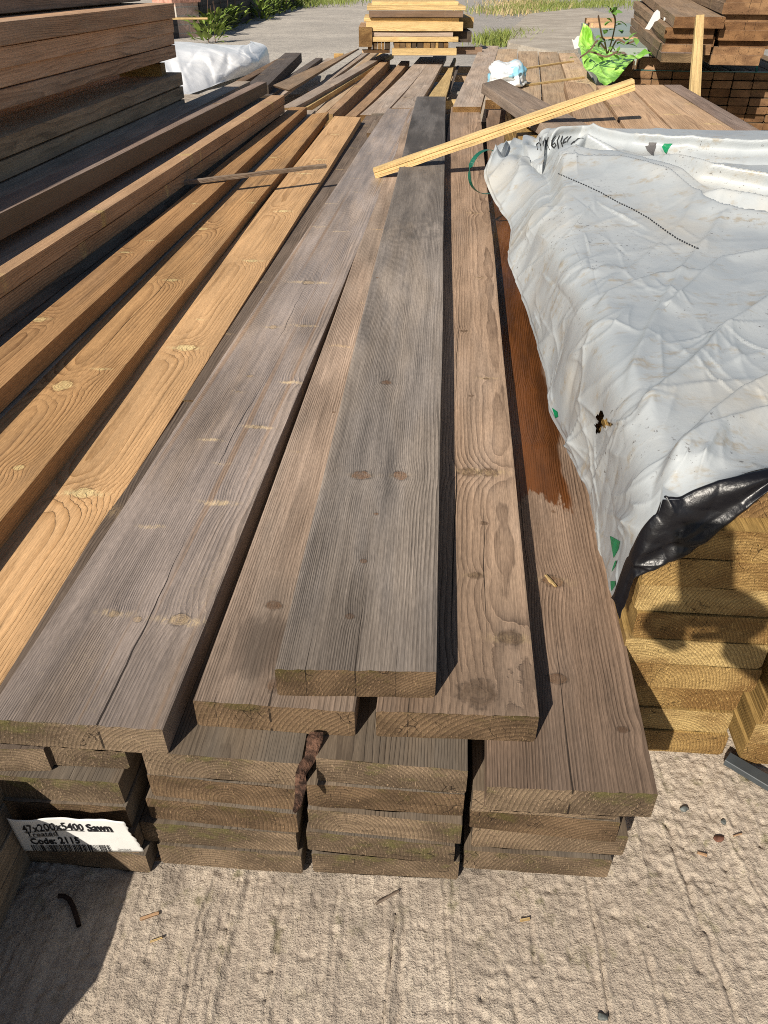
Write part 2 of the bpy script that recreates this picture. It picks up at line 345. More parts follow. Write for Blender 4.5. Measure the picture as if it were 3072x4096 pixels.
W['ochre'] = wood('ochre_brown_wood', kw=.013, poff=.03, pith=.05, kl=KN['ochre'], light=(.52, .305, .14), dark=(.215, .11, .046), weather=(.36, .225, .12), wamt=.4, knots=.5, kr=.026, knotcol=(.54, .39, .17), halo=(.72, .56, .28), haloamt=.95,
    end1=(.3, .2, .08), end2=(.16, .1, .045), freq=175, mold=.2, cracks=[(.0, 1.3, 2.4, .002, .05), (.02, 2.8, 3.8, .0016, .04)])
W['beam'] = wood('orange_brown_wood', kw=.013, poff=.03, pith=.05, kl=KN['beam'], light=(.47, .27, .125), dark=(.21, .105, .045), weather=(.34, .21, .12), wamt=.35, knotcol=(.54, .39, .17), halo=(.72, .56, .28), haloamt=.95, end1=(.3, .2, .08), end2=(.16, .1, .045), freq=210)
W['tan'] = wood('tan_wood', (.47, .30, .175), (.26, .15, .08), (.40, .27, .175), .4, knots=.35, kr=.016, knotcol=(.46, .33, .14), halo=(.6, .45, .2), haloamt=.85,
    end1=(.3, .2, .09), end2=(.15, .09, .04), freq=230)
W['brown'] = wood('dark_brown_wood', (.24, .155, .095), (.10, .06, .04), (.17, .13, .11), .4, knots=.3, end1=(.2, .14, .08), end2=(.1, .07, .04))
W['purple'] = wood('purple_grey_wood', (.29, .21, .165), (.10, .068, .055), (.26, .205, .175), .5, knots=.4, freq=130, sidecol=(.19, .135, .08), end1=(.2, .14, .08), end2=(.1, .07, .04))
W['shade'] = wood('bluish_grey_wood', (.42, .34, .265), (.2, .155, .12), (.38, .32, .265), .5, knots=.3, end1=(.2, .14, .08), end2=(.1, .07, .04))
W['stacked'] = wood('brown_stack_wood', (.62, .385, .235), (.28, .165, .10), (.52, .38, .27), .5, knots=.3, sidecol=None, freq=160, end1=(.2, .14, .08), end2=(.1, .07, .04))
W['lowstack'] = wood('olive_stack_wood', (.56, .38, .23), (.26, .175, .11), (.47, .36, .26), .5, knots=.3, freq=140, end1=(.2, .14, .08), end2=(.1, .07, .04))
W['golden'] = wood('golden_treated_wood', (.36, .235, .085), (.16, .095, .032), (.3, .22, .1), .3, knots=.3, end1=(.46, .345, .155), end2=(.25, .16, .065), freq=230, rough=.6, bumpd=.0022)
W['pack'] = wood('warm_tan_wood', (.50, .335, .205), (.25, .155, .095), (.42, .31, .215), .4, knots=.5, kr=.016, knotcol=(.4, .28, .13), halo=(.62, .47, .22), haloamt=.85, freq=120, end1=(.3, .2, .09), end2=(.15, .09, .04))
W['far'] = wood('far_tan_wood', (.52, .375, .24), (.30, .205, .135), (.45, .36, .26), .4, knots=.5, halo=(.68, .52, .28), haloamt=.8, freq=110, end1=(.3, .2, .09), end2=(.15, .09, .04))
W['fargrey'] = wood('far_grey_wood', (.45, .355, .28), (.25, .19, .15), (.40, .34, .29), .5, knots=.55, halo=(.64, .5, .32), haloamt=.8, freq=110, end1=(.3, .2, .09), end2=(.15, .09, .04))
W['fardark'] = wood('far_dark_wood', (.14, .115, .10), (.06, .05, .045), (.12, .105, .1), .5, knots=.4, freq=130, end1=(.1, .08, .06), end2=(.06, .05, .04))
W['yellow'] = wood('pale_yellow_wood', (.64, .465, .225), (.43, .28, .115), (.58, .43, .22), .3, knots=.25, kr=.01, knotcol=(.35, .2, .08), halo=(.7, .5, .22), haloamt=.4, end1=(.58, .41, .19), end2=(.38, .25, .10), freq=230, fib=.6)
W['cell'] = wood('end_grain_brown_wood', (.24, .165, .1), (.11, .075, .045), (.19, .16, .13), .5, knots=.2, end1=(.27, .165, .09), end2=(.15, .09, .05), moss=.15)
W['thick'] = wood('ruddy_end_wood', (.32, .22, .14), (.16, .105, .066), (.27, .205, .15), .5, knots=.3, end1=(.31, .19, .10), end2=(.16, .092, .05), cracks=[(.0, 0, .12, .004, .01), (.06, 0, .1, .003, .01)])
W['old'] = wood('old_dark_stick', (.22, .165, .12), (.08, .055, .04), (.2, .165, .14), .6, knots=.2, end1=(.15, .11, .07), end2=(.08, .06, .04))

def plain(name, col, rough=.6, spec=.3, var=.15, sc=20, bumpd=0):
    g = T(name); P = g.obj(); n = g.noise(P, sc, 4, .6)
    c = g.mix(g.step(n, .3, .7), tuple(v*(1-var) for v in col), tuple(min(1, v*(1+var)) for v in col))
    return g.fin(c, rough, spec, g.bump(n, bumpd) if bumpd else None)

# ------------------------------------------------------------------ boards
SEED = [0]
def board(name, nl, nr, fl, fr, t, mat, label=None, cat=None, group=None, bev=.003, wob=.0012, nx=3, rag=.0007, bow=0.0, parent=None, seg=.22, seed=None):
    """one sawn board: top-face corners in the world (near left/right, far left/right), thickness t"""
    o = (nl+nr)/2; yv = ((fl+fr)/2-o); L = yv.length; yv.normalize()
    xv = (nr-nl); xv = (xv-yv*xv.dot(yv)).normalized(); zv = xv.cross(yv).normalized()
    SEED[0] += 1; sd = SEED[0]
    n = max(4, int(L/seg))
    ys = [0, min(.012, .1/n)] + [k/n for k in range(1, n)] + [1-min(.012, .1/n), 1]
    b = min(bev, t*.3)
    rg = random.Random(sd)
    wn, wf = (nr-nl).dot(xv), (fr-fl).dot(xv)
    cols_ = []
    h = .5
    top = [(-h, -b), (-h, -b*.3), ('L', 0)] + [(-h+(k+1)/(nx+1), 0) for k in range(nx)] + [('R', 0), (h, -b*.3), (h, -b)]
    bot = [(h, -t+b), ('R', -t)] + [(h-(k+1)/(nx+1), -t) for k in range(nx)] + [('L', -t), (-h, -t+b)]
    ring = top+bot; m = len(ring)
    vs = []
    ph = [rg.uniform(0, 6.3) for _ in range(4)]
    endj = [[rg.uniform(-1, 1)*rag for _ in ring] for _ in range(2)]
    for i, s in enumerate(ys):
        l = nl.lerp(fl, s); r = nr.lerp(fr, s); mid = (l+r)/2; w = (r-l).dot(xv)
        xd = (r-l).normalized(); zd = (xd.cross(yv)).normalized()
        wl = wob*(math.sin(s*L*2.3+ph[0])+.6*math.sin(s*L*6.1+ph[1])); wr = wob*(math.sin(s*L*2.7+ph[2])+.6*math.sin(s*L*5.3+ph[3]))
        bw = bow*4*s*(1-s)
        for k, (xx, zz) in enumerate(ring):
            if xx == 'L': xo = -w/2+b
            elif xx == 'R': xo = w/2-b
            else: xo = xx*w
            if xo < -w*.4: xo += wl
            elif xo > w*.4: xo += wr
            p = mid+xd*xo+zd*(zz+bw)
            if rag and zz > -b*.6 and abs(xo) < w*.499: p = p+zd*rg.uniform(-.25, .25)*rag
            if i in (0, len(ys)-1): p = p+yv*endj[0 if i == 0 else 1][k]
            vs.append(p)
    fs = []
    for i in range(len(ys)-1):
        for k in range(m):
            a = i*m+k; c = i*m+(k+1) % m
            fs.append((a, c, c+m, a+m))
    fs.append(tuple(range(m))[::-1]); fs.append(tuple(range((len(ys)-1)*m, len(ys)*m)))
    mx = Matrix((xv, yv, zv)).transposed().to_4x4(); mx.translation = o
    inv = mx.inverted()
    me = mesh(name, [inv @ v for v in vs], [f[::-1] for f in fs])
    ob = link(name, me, W[mat] if isinstance(mat, str) else mat, parent)
    smooth_by_angle(ob, 38)
    ob.matrix_world = mx
    ob['seed'] = (sd*.618034) % 1.0 if seed is None else seed
    if label: tag(ob, label, cat or 'board', group)
    return ob
def rows(name, A, B, zA, zB, t, mat, label, group=None, D0=None, D1=None, **k):
    """board surveyed on two cross lines: A, B = (y, xl, xr) or ((xl,yl),(xr,yr)); extended along its length to D0 / D1"""
    nl, nr, fl, fr = rowpts(A, B, zA, zB, D0, D1)
    return board(name, nl, nr, fl, fr, t, mat, label, group=group, **k)
def straight(name, p, w, L, t, mat, label, group=None, az=AZ, side=1, rise=0.0, bow=0.0, **k):
    """board from its near top-left corner p (world), heading az"""
    d = Vector((math.sin(az), math.cos(az), 0)); q = Vector((math.cos(az), -math.sin(az), 0))*side
    f = d*L+Vector((0, 0, rise))
    a, b = p, p+q*w
    if side < 0: a, b = b, a
    return board(name, a, b, a+f, b+f, t, mat, label, group=group, bow=bow, **k)
ORD = ['first', 'second', 'third', 'fourth', 'fifth', 'sixth', 'seventh', 'eighth', 'ninth', 'tenth', 'eleventh', 'twelfth']

# ---- the weathered main stack: four piles of five, three boards across, one on top
GM = 'weathered boards of the front stack'
board('timber_board', *HERO['top'], .047, 'top',
      'dark grey board lying alone on top of the front stack', 'board', GM, nx=26, rag=.0009, wob=.001)
board('timber_board', *HERO['l2a'], .047, 'l2a',
      'pinkish grey board half covered by the dark grey top board on its right', 'board', GM, nx=26, rag=.0009)
board('timber_board', *HERO['l2b'], .047, 'l2b',
      'brown knotty board right of the top board, big round knot near its end', 'board', GM, nx=26, rag=.0009)
board('timber_board', *HERO['big'], .047, 'big',
      'wide scuffed grey board at the left with a long split and pale knot marks', 'board', GM, nx=26, rag=.0013)
board('timber_board', *HERO['r4'], .047, 'r4',
      'reddish brown board at the right edge of the stack with a wet orange patch', 'board', GM, nx=26, rag=.0009)
PILE = ['far left', 'second', 'third', 'right-hand']
def low(pile, lay, xl, xr, y, z, note):
    a = at(xl, y, z); b = at(xr, y, z)
    w = (b-a).length; f = DIR*5.3
    tw = random.uniform(-.008, .008); f = f+PERP*random.uniform(-.02, .02)
    b = a+PERP*w+DIR*tw
    board('timber_board', a, b, a+f, b+f, random.uniform(.0432, .046), 'lower', note, 'board', GM, nx=8, rag=.0009)
Zs = {5: .7995, 4: .8465, 3: .8935, 2: .9405, 1: .9875}
for p_, lay, xl, xr, y, note in [
    (1, 5, 572, 1208, 3006, 'mossy board end under the pinkish board, topmost of the second pile'),
    (1, 4, 582, 1195, 3096, 'mossy dark board end second from the top of the second pile'),
    (1, 3, 579, 1196, 3192, 'cracked brown board end in the middle of the second pile'),
    (1, 2, 556, 1189, 3287, 'brown ringed board end second from the ground in the second pile'),
    (1, 1, 628, 1210, 3378, 'brown board end on the concrete at the foot of the second pile'),
    (2, 5, 1262, 1871, 3030, 'grey ringed board end under the gap, topmost of the third pile'),
    (2, 4, 1226, 1858, 3137, 'greenish brown board end second from the top of the third pile'),
    (2, 3, 1228, 1852, 3234, 'split brown board end in the middle of the third pile'),
    (2, 2, 1224, 1823, 3325, 'board end with full round rings, second from the ground in the third pile'),
    (2, 1, 1246, 1838, 3415, 'board end on the concrete at the foot of the third pile'),
    (3, 4, 1890, 2480, 3160, 'board tucked back just under the reddish brown board'),
    (3, 3, 1885, 2468, 3230, 'recessed board end third from the ground in the right-hand pile'),
    (3, 2, 1890, 2500, 3310, 'board end jutting right, second from the ground in the right-hand pile'),
    (3, 1, 1862, 2440, 3400, 'board end on the concrete at the foot of the right-hand pile'),
    (0, 5, -80, 508, 2962, 'mossy board end directly under the wide scuffed board'),
    (0, 4, -130, 490, 3092, 'cracked board end second from the top of the pile behind the label'),
    (0, 3, -130, 513, 3194, 'brown board end just above the white paper label'),
    (0, 2, -130, 560, 3268, 'dark recessed board end behind the white paper label'),
    (0, 1, -130, 600, 3352, 'dark board end on the concrete behind the white paper label')]:
    low(p_, lay, xl, xr, y, Zs[lay], note)
# strip of grey board left of the scuffed board, and the overlapping smoother one
rows('timber_board', (2100, 395, 640), (640, 1300, 1400), .7995, .7995, .045, 'strip', 'dark grey board beneath and left of the wide scuffed board, beside the orange board', GM, D0=.62, D1=2.6)
rows('timber_board', (1600, 730, 900), (462, 1463, 1560), .795, .79, .046, 'strip', 'smooth dark grey board in the gap between the orange board and the scuffed board', GM, D1=None)
rows('wood_offcut', ((1467, 531), (1500, 533)), ((1497, 480), (1516, 482)), .766, .766, .03, 'old', 'small dark square offcut lying beside the far end of the scuffed board', None, bev=.002, nx=1)

# ---- boards of the left pile (its near end is out of the picture, bottom left)
GL = 'boards lying on the left pile'
board('timber_board', *HERO['orange'], .046, 'orange', 'bright orange board with pale knots, left of the scuffed grey board', 'board', GL, nx=6)
board('timber_board', *HERO['ochre'], .046, 'ochre', 'ochre brown board with large pale knots, left of the orange board', 'board', GL, nx=6)
board('timber_beam', *HERO['beam'], .047, 'beam', 'narrow orange brown beam raised above the ochre board, crossed by the thin stick', 'board', GL, nx=3)
rows('timber_board', (1100, 215, 590), (440, 1098, 1262), .756, .756, .046, 'shade', 'shaded grey board under the raised orange brown beam', GL, D0=.25)
B4 = rowpts((811, 402, 463), (381, 1083, 1136), .608, .608, D0=.25)
dn4 = lambda dz, dx: [p+Vector((dx, 0, -dz)) for p in B4]
board('timber_beam', *B4, .0465, 'tan', 'narrow tan beam, upper of the pair left of the raised orange brown beam', 'board', GL, nx=2)
board('timber_beam', *dn4(.048, -.002), .046, 'tan', 'brown beam lying directly under the narrow tan beam', 'board', GL, nx=2)
board('timber_board', *[p+Vector((-.1 if k in (0, 2) else 0, 0, 0)) for k, p in enumerate(dn4(.096, -.03))], .05, 'shade', 'hidden dark board under the tan beam pair', 'board', GL)
rows('timber_board', (944, -40, 225), (392, 1000, 1092), .69, .69, .046, 'shade', 'dark shaded board between the tan beam and the purple grey beam', GL, D0=.3)
rows('timber_beam', (854, -141, 0), (327, 1028, 1066), .585, .60, .07, 'purple', 'purple grey beam with rippled grain, nearest the tall left stack', GL, D0=.3, nx=4)
rows('timber_board', (800, -175, 40), (325, 944, 1000), .645, .645, .045, 'shade', 'blue grey board under the purple grey beam, beside the white wrapped bundle', GL, D0=.4)
rows('timber_board', (800, -420, -182), (420, 660, 790), .645, .645, .045, 'shade', 'shadowed grey board under the tall left stack', GL, D0=.4)
# hidden layers that carry them
lay_note = ['board under the orange board', 'board under the ochre board', 'board under the shaded grey board', 'board under the purple grey beam']
for ci, (xr, zt) in enumerate([(-.535, .85), (-.77, .806), (-.985, .80), (-1.2, .70)]):
    z = zt; k = 0
    while z < 1.0:
        p = Vector((xr-.2, .2, G-z)); 
        straight('timber_board', p+DIR*0.01*(k % 3), .2, 5.2, .046, 'lower', 'dark lower %s, %s layer down in the left pile' % (lay_note[ci], ORD[k]), GL)
        z += .0475; k += 1

for k in range(4):  # short stack added to carry the left pile's shadow further over the concrete
    straight('timber_board', Vector((-.735+.004*(k % 2), .155+.012*((k*2) % 3), G-.80-.0475*k)), .2, .40, .046, 'lower', 'short board added for its shadow at the left frame edge beside the paper label, %s from the top' % ORD[k], GL)

# ---- tall left stack
GS = 'thick boards of the tall left stack'
def lstack(yt, xt, zt, t, mat, label, w=.22, depth=4.6, dx=0, L=5.0, side=-1):
    p = atD(xt, yt, 5.22+zt); p.x += dx
    f = DIR*-L
    q = PERP*w
    board('timber_board', p-q+f, p+f, p-q, p, t, mat, label, 'board', GS, nx=3, wob=.002)
lz = [(12, 694, 0, .072, 'stacked', 'topmost full board of the tall left stack, its top face in the sun'),
      (75, 691, 0, .066, 'stacked', 'second board from the top of the tall left stack, with a dark branching knot'),
      (128, 692, 0, .060, 'stacked', 'third board down in the tall left stack'),
      (180, 699, 0, .062, 'stacked', 'lowest board of the upper half of the tall left stack'),
      (289, 726, 0, .066, 'lowstack', 'board under the spacer block in the tall left stack'),
      (345, 731, 0, .062, 'lowstack', 'second board below the spacer block in the tall left stack'),
      (397, 738, 0, .060, 'shade', 'dark lowest board of the tall left stack, level with the long beams')]
for (yt, xt, z, t, m, lb) in lz: lstack(yt, xt, z, t, m, lb)
# boards behind the visible ones give the stack its width (tops in the sun)
for k in range(3):
    lstack(12, 694, .0, .07, 'stacked', '%s board behind the topmost board of the tall left stack' % ORD[k], dx=-.226*(k+1))
lstack(-52, 640, 0, .066, 'grey', 'short board lying highest on the tall left stack, cut off by the frame', dx=-.12, L=3.0)
for k in range(2):
    lstack(289, 726, 0, .064, 'lowstack', '%s board behind the board under the spacer block' % ORD[k], dx=-.232*(k+1))
pa, pb_ = atD(470, 256, 5.0), atD(642, 256, 5.0)
straight('spacer_block', pa, .1, pb_.x-pa.x, pa.z-atD(642, 313, 5.0).z, 'golden', 'greenish wooden spacer block between the halves of the tall left stack', None, az=R(90), side=-1)
straight('wood_offcut', atD(690, 70, 6.0)+Vector((-.1, .0, .0)), .02, .33, .012, 'yellow', 'pale stick poking out behind the tall left stack', None, az=R(88), bev=.002, nx=1)

# ---- second pile of boards beyond the first
G2 = 'loose boards of the far pile'
far = [
 ('timber_beam', (340, 985, 1072), (211, 1140, 1206), .80, .80, .10, 'fardark', 'thick dark beam at the left edge of the far pile'),
 ('timber_board', (333, 925, 965), (233, 1112, 1146), .87, .87, .03, 'brown', 'thin brown board left of the thick dark beam in the far pile'),
 ('timber_board', (382, 1030, 1083), (231, 1264, 1290), .87, .87, .05, 'fardark', 'narrow charcoal board right of the thick dark beam in the far pile'),
 ('timber_board', (385, 1085, 1125), (233, 1306, 1336), .90, .90, .03, 'fargrey', 'thin grey brown board left of the tilted beam in the far pile'),
 ('timber_board', (365, 1228, 1262), (200, 1466, 1489), .86, .86, .03, 'fargrey', 'slim board right of the tilted beam in the far pile'),
 ('timber_board', (300, 1380, 1412), (205, 1490, 1516), .87, .87, .03, 'far', 'short slim board behind the crossing planks of the far pile'),
 ('timber_board', ((1116, 432), (1178, 430)), ((1524, 211), (1562, 217)), .80, .80, .03, 'fargrey', 'long greyish plank lying slantwise over the far pile'),
 ('timber_board', ((1205, 424), (1232, 432)), ((1556, 215), (1580, 219)), .83, .83, .04, 'yellow', 'yellowish plank along the right side of the slantwise grey plank'),
 ('timber_board', (455, 1255, 1298), (330, 1400, 1430), .87, .87, .04, 'far', 'short tan board passing under the yellowish plank in the far pile'),
 ('timber_beam', (457, 1298, 1332), (240, 1528, 1560), .82, .82, .09, 'tan', 'square tan beam with a tall side in the middle of the far pile'),
 ('timber_board', (470, 1335, 1392), (258, 1552, 1585), .91, .91, .03, 'shade', 'shaded board sunk between two beams of the far pile'),
 ('timber_board', (466, 1376, 1424), (243, 1605, 1638), .84, .84, .05, 'tan', 'narrow tan board left of the two wavy boards in the far pile'),
 ('timber_board', (420, 1440, 1475), (275, 1612, 1632), .90, .90, .03, 'brown', 'dark splintered slat under the first wavy board'),
 ('timber_board', (460, 1438, 1531), (227, 1680, 1733), .82, .82, .045, 'fargrey', 'left one of the two wide wavy boards in the far pile'),
 ('timber_board', (432, 1566, 1665), (223, 1733, 1786), .82, .82, .045, 'fargrey', 'right one of the two wide wavy boards in the far pile'),
 ('timber_board', (386, 1714, 1783), (231, 1806, 1832), .86, (.86, .84), .03, 'yellow', 'tilted yellowish board right of the wavy boards'),
 ('timber_board', (386, 1786, 1806), (262, 1834, 1842), (.87, .93), (.86, .92), .03, 'fardark', 'dark board on edge beside the tilted yellowish board'),
 ('timber_board', (427, 1810, 1924), (183, 1923, 1996), .72, .72, .045, 'fargrey', 'long wide grey board behind the brown knotty board, reaching far back')]
for nm, A, B, zA, zB, t, m, lb in far:
    rows(nm, A, B, zA, zB, t, m, lb, G2, nx=3, bow=(-.018 if 'wavy' in lb else 0))
# tilted beam with the ruddy end
rows('timber_beam', ((1142, 347), (1176, 381)), ((1422, 184), (1449, 206)), (.72, .83), (.76, .85), .13, 'thick', 'tilted brown beam whose ruddy sawn end faces the camera', G2)
for k, (y, x0, x1, z) in enumerate([(268, 1500, 1885, .93), (300, 1690, 1880, .95), (402, 1700, 1830, .93)]):
    a = at(x0, y, z); b = at(x1, y, z)
    straight('bearer', Vector((a.x, a.y, a.z)), .09, (b-a).length, .07, 'far' if k < 2 else 'yellow', ['long bearer across under the far ends of the wavy boards', 'bearer showing right of the tilted yellowish board', 'pale bearer end beside the dark grey top board'][k], 'bearers under the far pile', az=R(90), side=-1)
for (px_, py_, z) in [(1335, 215, 1.02), (1458, 205, .98)]:
    p = at(px_, py_, z); straight('wood_offcut', p, .14 if px_ < 1400 else .3, .1, .1, 'yellow', 'pale square offcut standing on the gravel behind the far pile' if px_ < 1400 else 'pale offcut lying at the left foot of the yellow timber stack', None, az=R(3))

# ---- yellow timber stack at the top
GY = 'cross-laid timbers of the yellow stack'
D_ = 9.6
def ys(px0, px1, y0, y1, mat, label, dD=0, dep=.12, name='timber_beam'):
    a = atD(px0, y0, D_+dD); b = atD(px1, y0, D_+dD); c = atD(px0, y1, D_+dD)
    w = (b-a).length
    straight(name, a+Vector((0, 0, 0)), dep, w, a.z-c.z, mat, label, GY, az=R(90), side=-1, nx=1, wob=.004)
for args in [
 (1400+.482*180, 1400+.482*900, 6, 24, 'yellow', 'split topmost piece of the yellow timber stack', .25, .9),
 (1400+.482*140, 1400+.482*960, 24, 42, 'yellow', 'long yellow timber second from the top of the stack', .04, .95),
 (1400+.482*158, 1400+.482*940, 45, 70, 'brown', 'brown timber near the top of the yellow stack', .0, .1),
 (1400+.482*115, 1400+.482*905, 72, 87, 'yellow', 'thin yellow timber below the brown one', .05, .9),
 (1400+.482*133, 1400+.482*940, 88, 125, 'yellow', 'broad bright yellow timber in the middle of the stack', .0, .1),
 (1400+.482*138, 1400+.482*855, 127, 147, 'fargrey', 'grey timber with one round knot in the yellow stack', .02, .9),
 (1400+.482*150, 1400+.482*900, 148, 168, 'yellow', 'lowest long yellow timber above the row of sawn ends', .0, .9),
 (1400+.482*350, 1400+.482*885, 194, 222, 'yellow', 'short orange bearer on the ground under the yellow stack', -.02, .1),
 (1400+.482*100, 1400+.482*330, 200, 212, 'far', 'left bearer on the ground under the yellow stack', .1, .1)]: ys(*args)
for k, (x0, x1, c) in enumerate([(148, 180, 'fargrey'), (186, 225, 'brown'), (228, 258, 'fargrey'), (262, 284, 'fargrey'), (290, 336, 'fardark'), (366, 412, 'far'), (416, 462, 'brown'), (466, 508, 'fargrey'), (512, 552, 'fardark'), (560, 606, 'fardark'), (612, 668, 'fargrey'), (672, 704, 'brown'), (712, 734, 'yellow'), (738, 775, 'fardark'), (780, 820, 'fargrey')]):
    a = atD(1400+.482*x0, 169, D_+.02); b = atD(1400+.482*x1, 169, D_+.02); c0 = atD(1400, 199 if k % 3 else 201, D_+.02)
    straight('timber_beam', a+Vector((0, 0, -.004)), (b-a).length*.96, .9, a.z-c0.z-.008, c, 'sawn end %s from the left in the row under the yellow stack' % ORD[k] if k < 12 else 'sawn end %s from the right in the row under the yellow stack' % ORD[14-k], GY, az=0, nx=1)
a = atD(1400+.482*72, 108, D_-.02); straight('timber_beam', a, .14, .9, .18, 'tan', 'square timber end jutting out at the left of the yellow stack', GY, az=0, nx=1)
a = atD(1400+.482*905, 70, D_+.3); straight('timber_beam', a, .16, .8, .1, 'yellow', 'timber end jutting out at the upper right of the yellow stack', GY, az=0, nx=1)
a = atD(1400+.482*855, 126, D_+.1); straight('timber_beam', a, .2, .8, .1, 'fardark', 'dark timber end jutting out at the lower right of the yellow stack', GY, az=0, nx=1)
a = atD(1400+.482*880, 186, D_+.3); straight('wood_offcut', a, .1, .28, .07, 'brown', 'brown offcut on the shaded ground right of the yellow stack', None, az=R(90), nx=1)

# ---- right pack: golden treated ends, tan boards on top
GP = 'golden boards of the right pack'
col1 = [.535, .530, .541, .549, .559, .566, .572, .580, .58, .58]
for k in range(9):
    z = 1.028-.049*(k+1)
    D0 = [.800, .803, .806, .80, .80, .80, .803, .80, .80][k]
    xr = .541+.0017*k+random.uniform(-.004, .006)
    straight('timber_board', Vector((xr-.2-random.uniform(-.003, .006), D0, G-z)), .2, 3.9, .0475, 'golden', 'golden board end in the left column of the right pack, %s from the ground' % ORD[k], GP, nx=8, rag=.0009, bev=.006)
    xl = .548+random.uniform(-.006, .008)
    if k < 8: straight('timber_board', Vector((xl+.012, .766+random.uniform(-.006, .006), G-z)), .2, 3.9, .0475, 'golden', 'golden board end in the second column of the right pack, %s from the ground' % ORD[k], GP, nx=8, rag=.0009, bev=.006)
GN = 'tan boards on top of the right pack'
rows('timber_board', ((2310, 560), (2533, 562)), ((2239, 322), (2381, 339)), .538, .538, .047, 'pack', 'leftmost tan board of the raised layer beside the green film', GN, D0=.82)
rows('timber_board', (568, 2539, 2733), ((2386, 342), (2512, 341)), .538, .538, .047, 'pack', 'second tan board of the raised layer, under the far end of the light batten', GN, D0=.82)
rows('timber_board', (560, 2737, 3004), (339, 2516, 2652), .538, .534, .047, 'pack', 'widest tan board with stained knots, left of the dark grey edge board', GN, D0=.82)
rows('timber_board', ((3008, 560), (3110, 560)), ((2655, 339), (2724, 339)), .536, .532, .047, 'purple', 'dark grey weathered board along the right edge of the tan layer', GN, D0=.85)
fz = .60
for k, (A, B, lb) in enumerate([((300, 1966, 2066), (196, 1992, 2070), 'leftmost board of the far tan layer, beside the long grey board'),
    ((300, 2072, 2158), (205, 2074, 2150), 'second board from the left in the far tan layer'),
    ((300, 2164, 2256), (208, 2155, 2229), 'third board from the left in the far tan layer'),
    ((300, 2262, 2360), (212, 2234, 2300), 'rightmost board of the far tan layer, under the green film')]):
    rows('timber_board', A, B, fz, fz, .047, 'far', lb, 'far tan layer of the right pack', D0=(4.95 if k == 0 else 3.7))
for k, (p0, p1) in enumerate([((1972, 288), (2288, 241)), ((2092, 337), (2330, 305))]):
    a = at(*p0, fz-.012); b = at(*p1, fz-.012); d = (b-a); L = d.length; az = math.atan2(d.x, d.y)
    straight('thin_batten', a, .022, L, .012, 'yellow', ['farther thin yellow batten across the far tan boards', 'nearer thin yellow batten across the far tan boards'][k], 'thin battens across the far tan layer', az=az, bev=.002, nx=1)
# loose plank on the gathered sheet
rows('loose_plank', ((1899, 380), (2022, 343)), ((2255, 640), (2440, 578)), .535, .59, .045, 'grey', 'grey brown loose plank lying askew under the light batten', None, nx=4)

# ---- right rear packs
GB = 'narrow boards of the strapped rear pack'
cw, ch = .138, .052
dp = 6.25
p0 = atD(2533, 284, dp); azc = R(9)
dC = Vector((math.sin(azc), math.cos(azc), 0)); qC = Vector((math.cos(azc), -math.sin(azc), 0))
for r_ in range(7):
    for c_ in range(9):
        p = p0+qC*(c_*cw)+Vector((0, 0, -r_*ch))+dC*random.uniform(-.012, .012)
        straight('narrow_board', p, cw-.007, 2.4, ch-.006, 'cell', 'brown board end in the strapped rear pack, row %d down, %s from left' % (r_+1, ORD[c_]), GB, az=azc, nx=2, bev=.006, seg=1.2)
def wband(name, pts, w, mat, label, up=Vector((0, 0, 1)), thick=.0015):
    vs = []; fs = []
    for i, p in enumerate(pts):
        d = (pts[min(i+1, len(pts)-1)]-pts[max(i-1, 0)]).normalized(); s = d.cross(up)
        s = s.normalized()*w/2; nn = s.cross(d).normalized()*thick/2
        vs += [p-s-nn, p+s-nn, p+s+nn, p-s+nn]
        if i:
            a = (i-1)*4; b = i*4
            for k in range(4): fs.append((a+k, a+(k+1) % 4, b+(k+1) % 4, b+k))
    fs += [(3, 2, 1, 0), tuple(len(vs)-4+k for k in range(4))]
    o = link(name, mesh(name, vs, fs), mat)
    tag(o, label, 'strap'); return o
M_teal = plain('teal_strap', (.03, .13, .12), .4, .5); M_dgreen = plain('green_strap', (.012, .10, .065), .35, .5)
a = p0+Vector((0, -.006, .006)); wband('strapping_band', [a+dC*.6+qC*-.006, a+dC*.03+qC*-.006, a+qC*.3, a+qC*.75, a+qC*1.24], .03, M_teal, 'teal plastic strap running over the front edge of the rear pack', thick=.004)
b0 = atD(3043, 98, 5.75); wband('strapping_band', [b0, atD(3036, 180, 5.78), atD(3030, 250, 6.1), atD(3024, 300, 6.16)], .02, M_teal, 'teal strap hanging down the right side of the rear packs', up=Vector((0, -1, .2)))
GD = 'thick boards of the upper rear pack'
def dboard(px, py, D, w, t, L, mat, label, az=R(11), bow=0.0, rise=0.0):
    p = atD(px, py, D); return straight('timber_board', p, w, L, t, mat, label, GD, az=az, bow=bow, rise=rise, nx=5, wob=.003)
zz = lambda x, y: (2200+.4822*x, .4822*y)
dboard(*zz(930, 440), 5.62, .25, .05, 3.0, 'purple', 'grey bottom plank jutting left under the upper rear pack', rise=.0)
dboard(*zz(930, 368), 5.72, .30, .055, 3.0, 'thick', 'board with a red mark near its end, low in the bowed rear stack', rise=.02)
dboard(*zz(962, 300), 5.76, .30, .055, 3.0, 'thick', 'recessed board above the low red-marked one in the bowed rear stack', rise=.04)
dboard(*zz(962, 226), 5.72, .30, .06, 3.0, 'thick', 'board behind the white tag in the bowed rear stack', rise=.06)
dboard(*zz(1040, 138), 5.66, .30, .06, 3.0, 'thick', 'top bowed board with a red mark and a sunlit face in the rear stack', rise=.08)
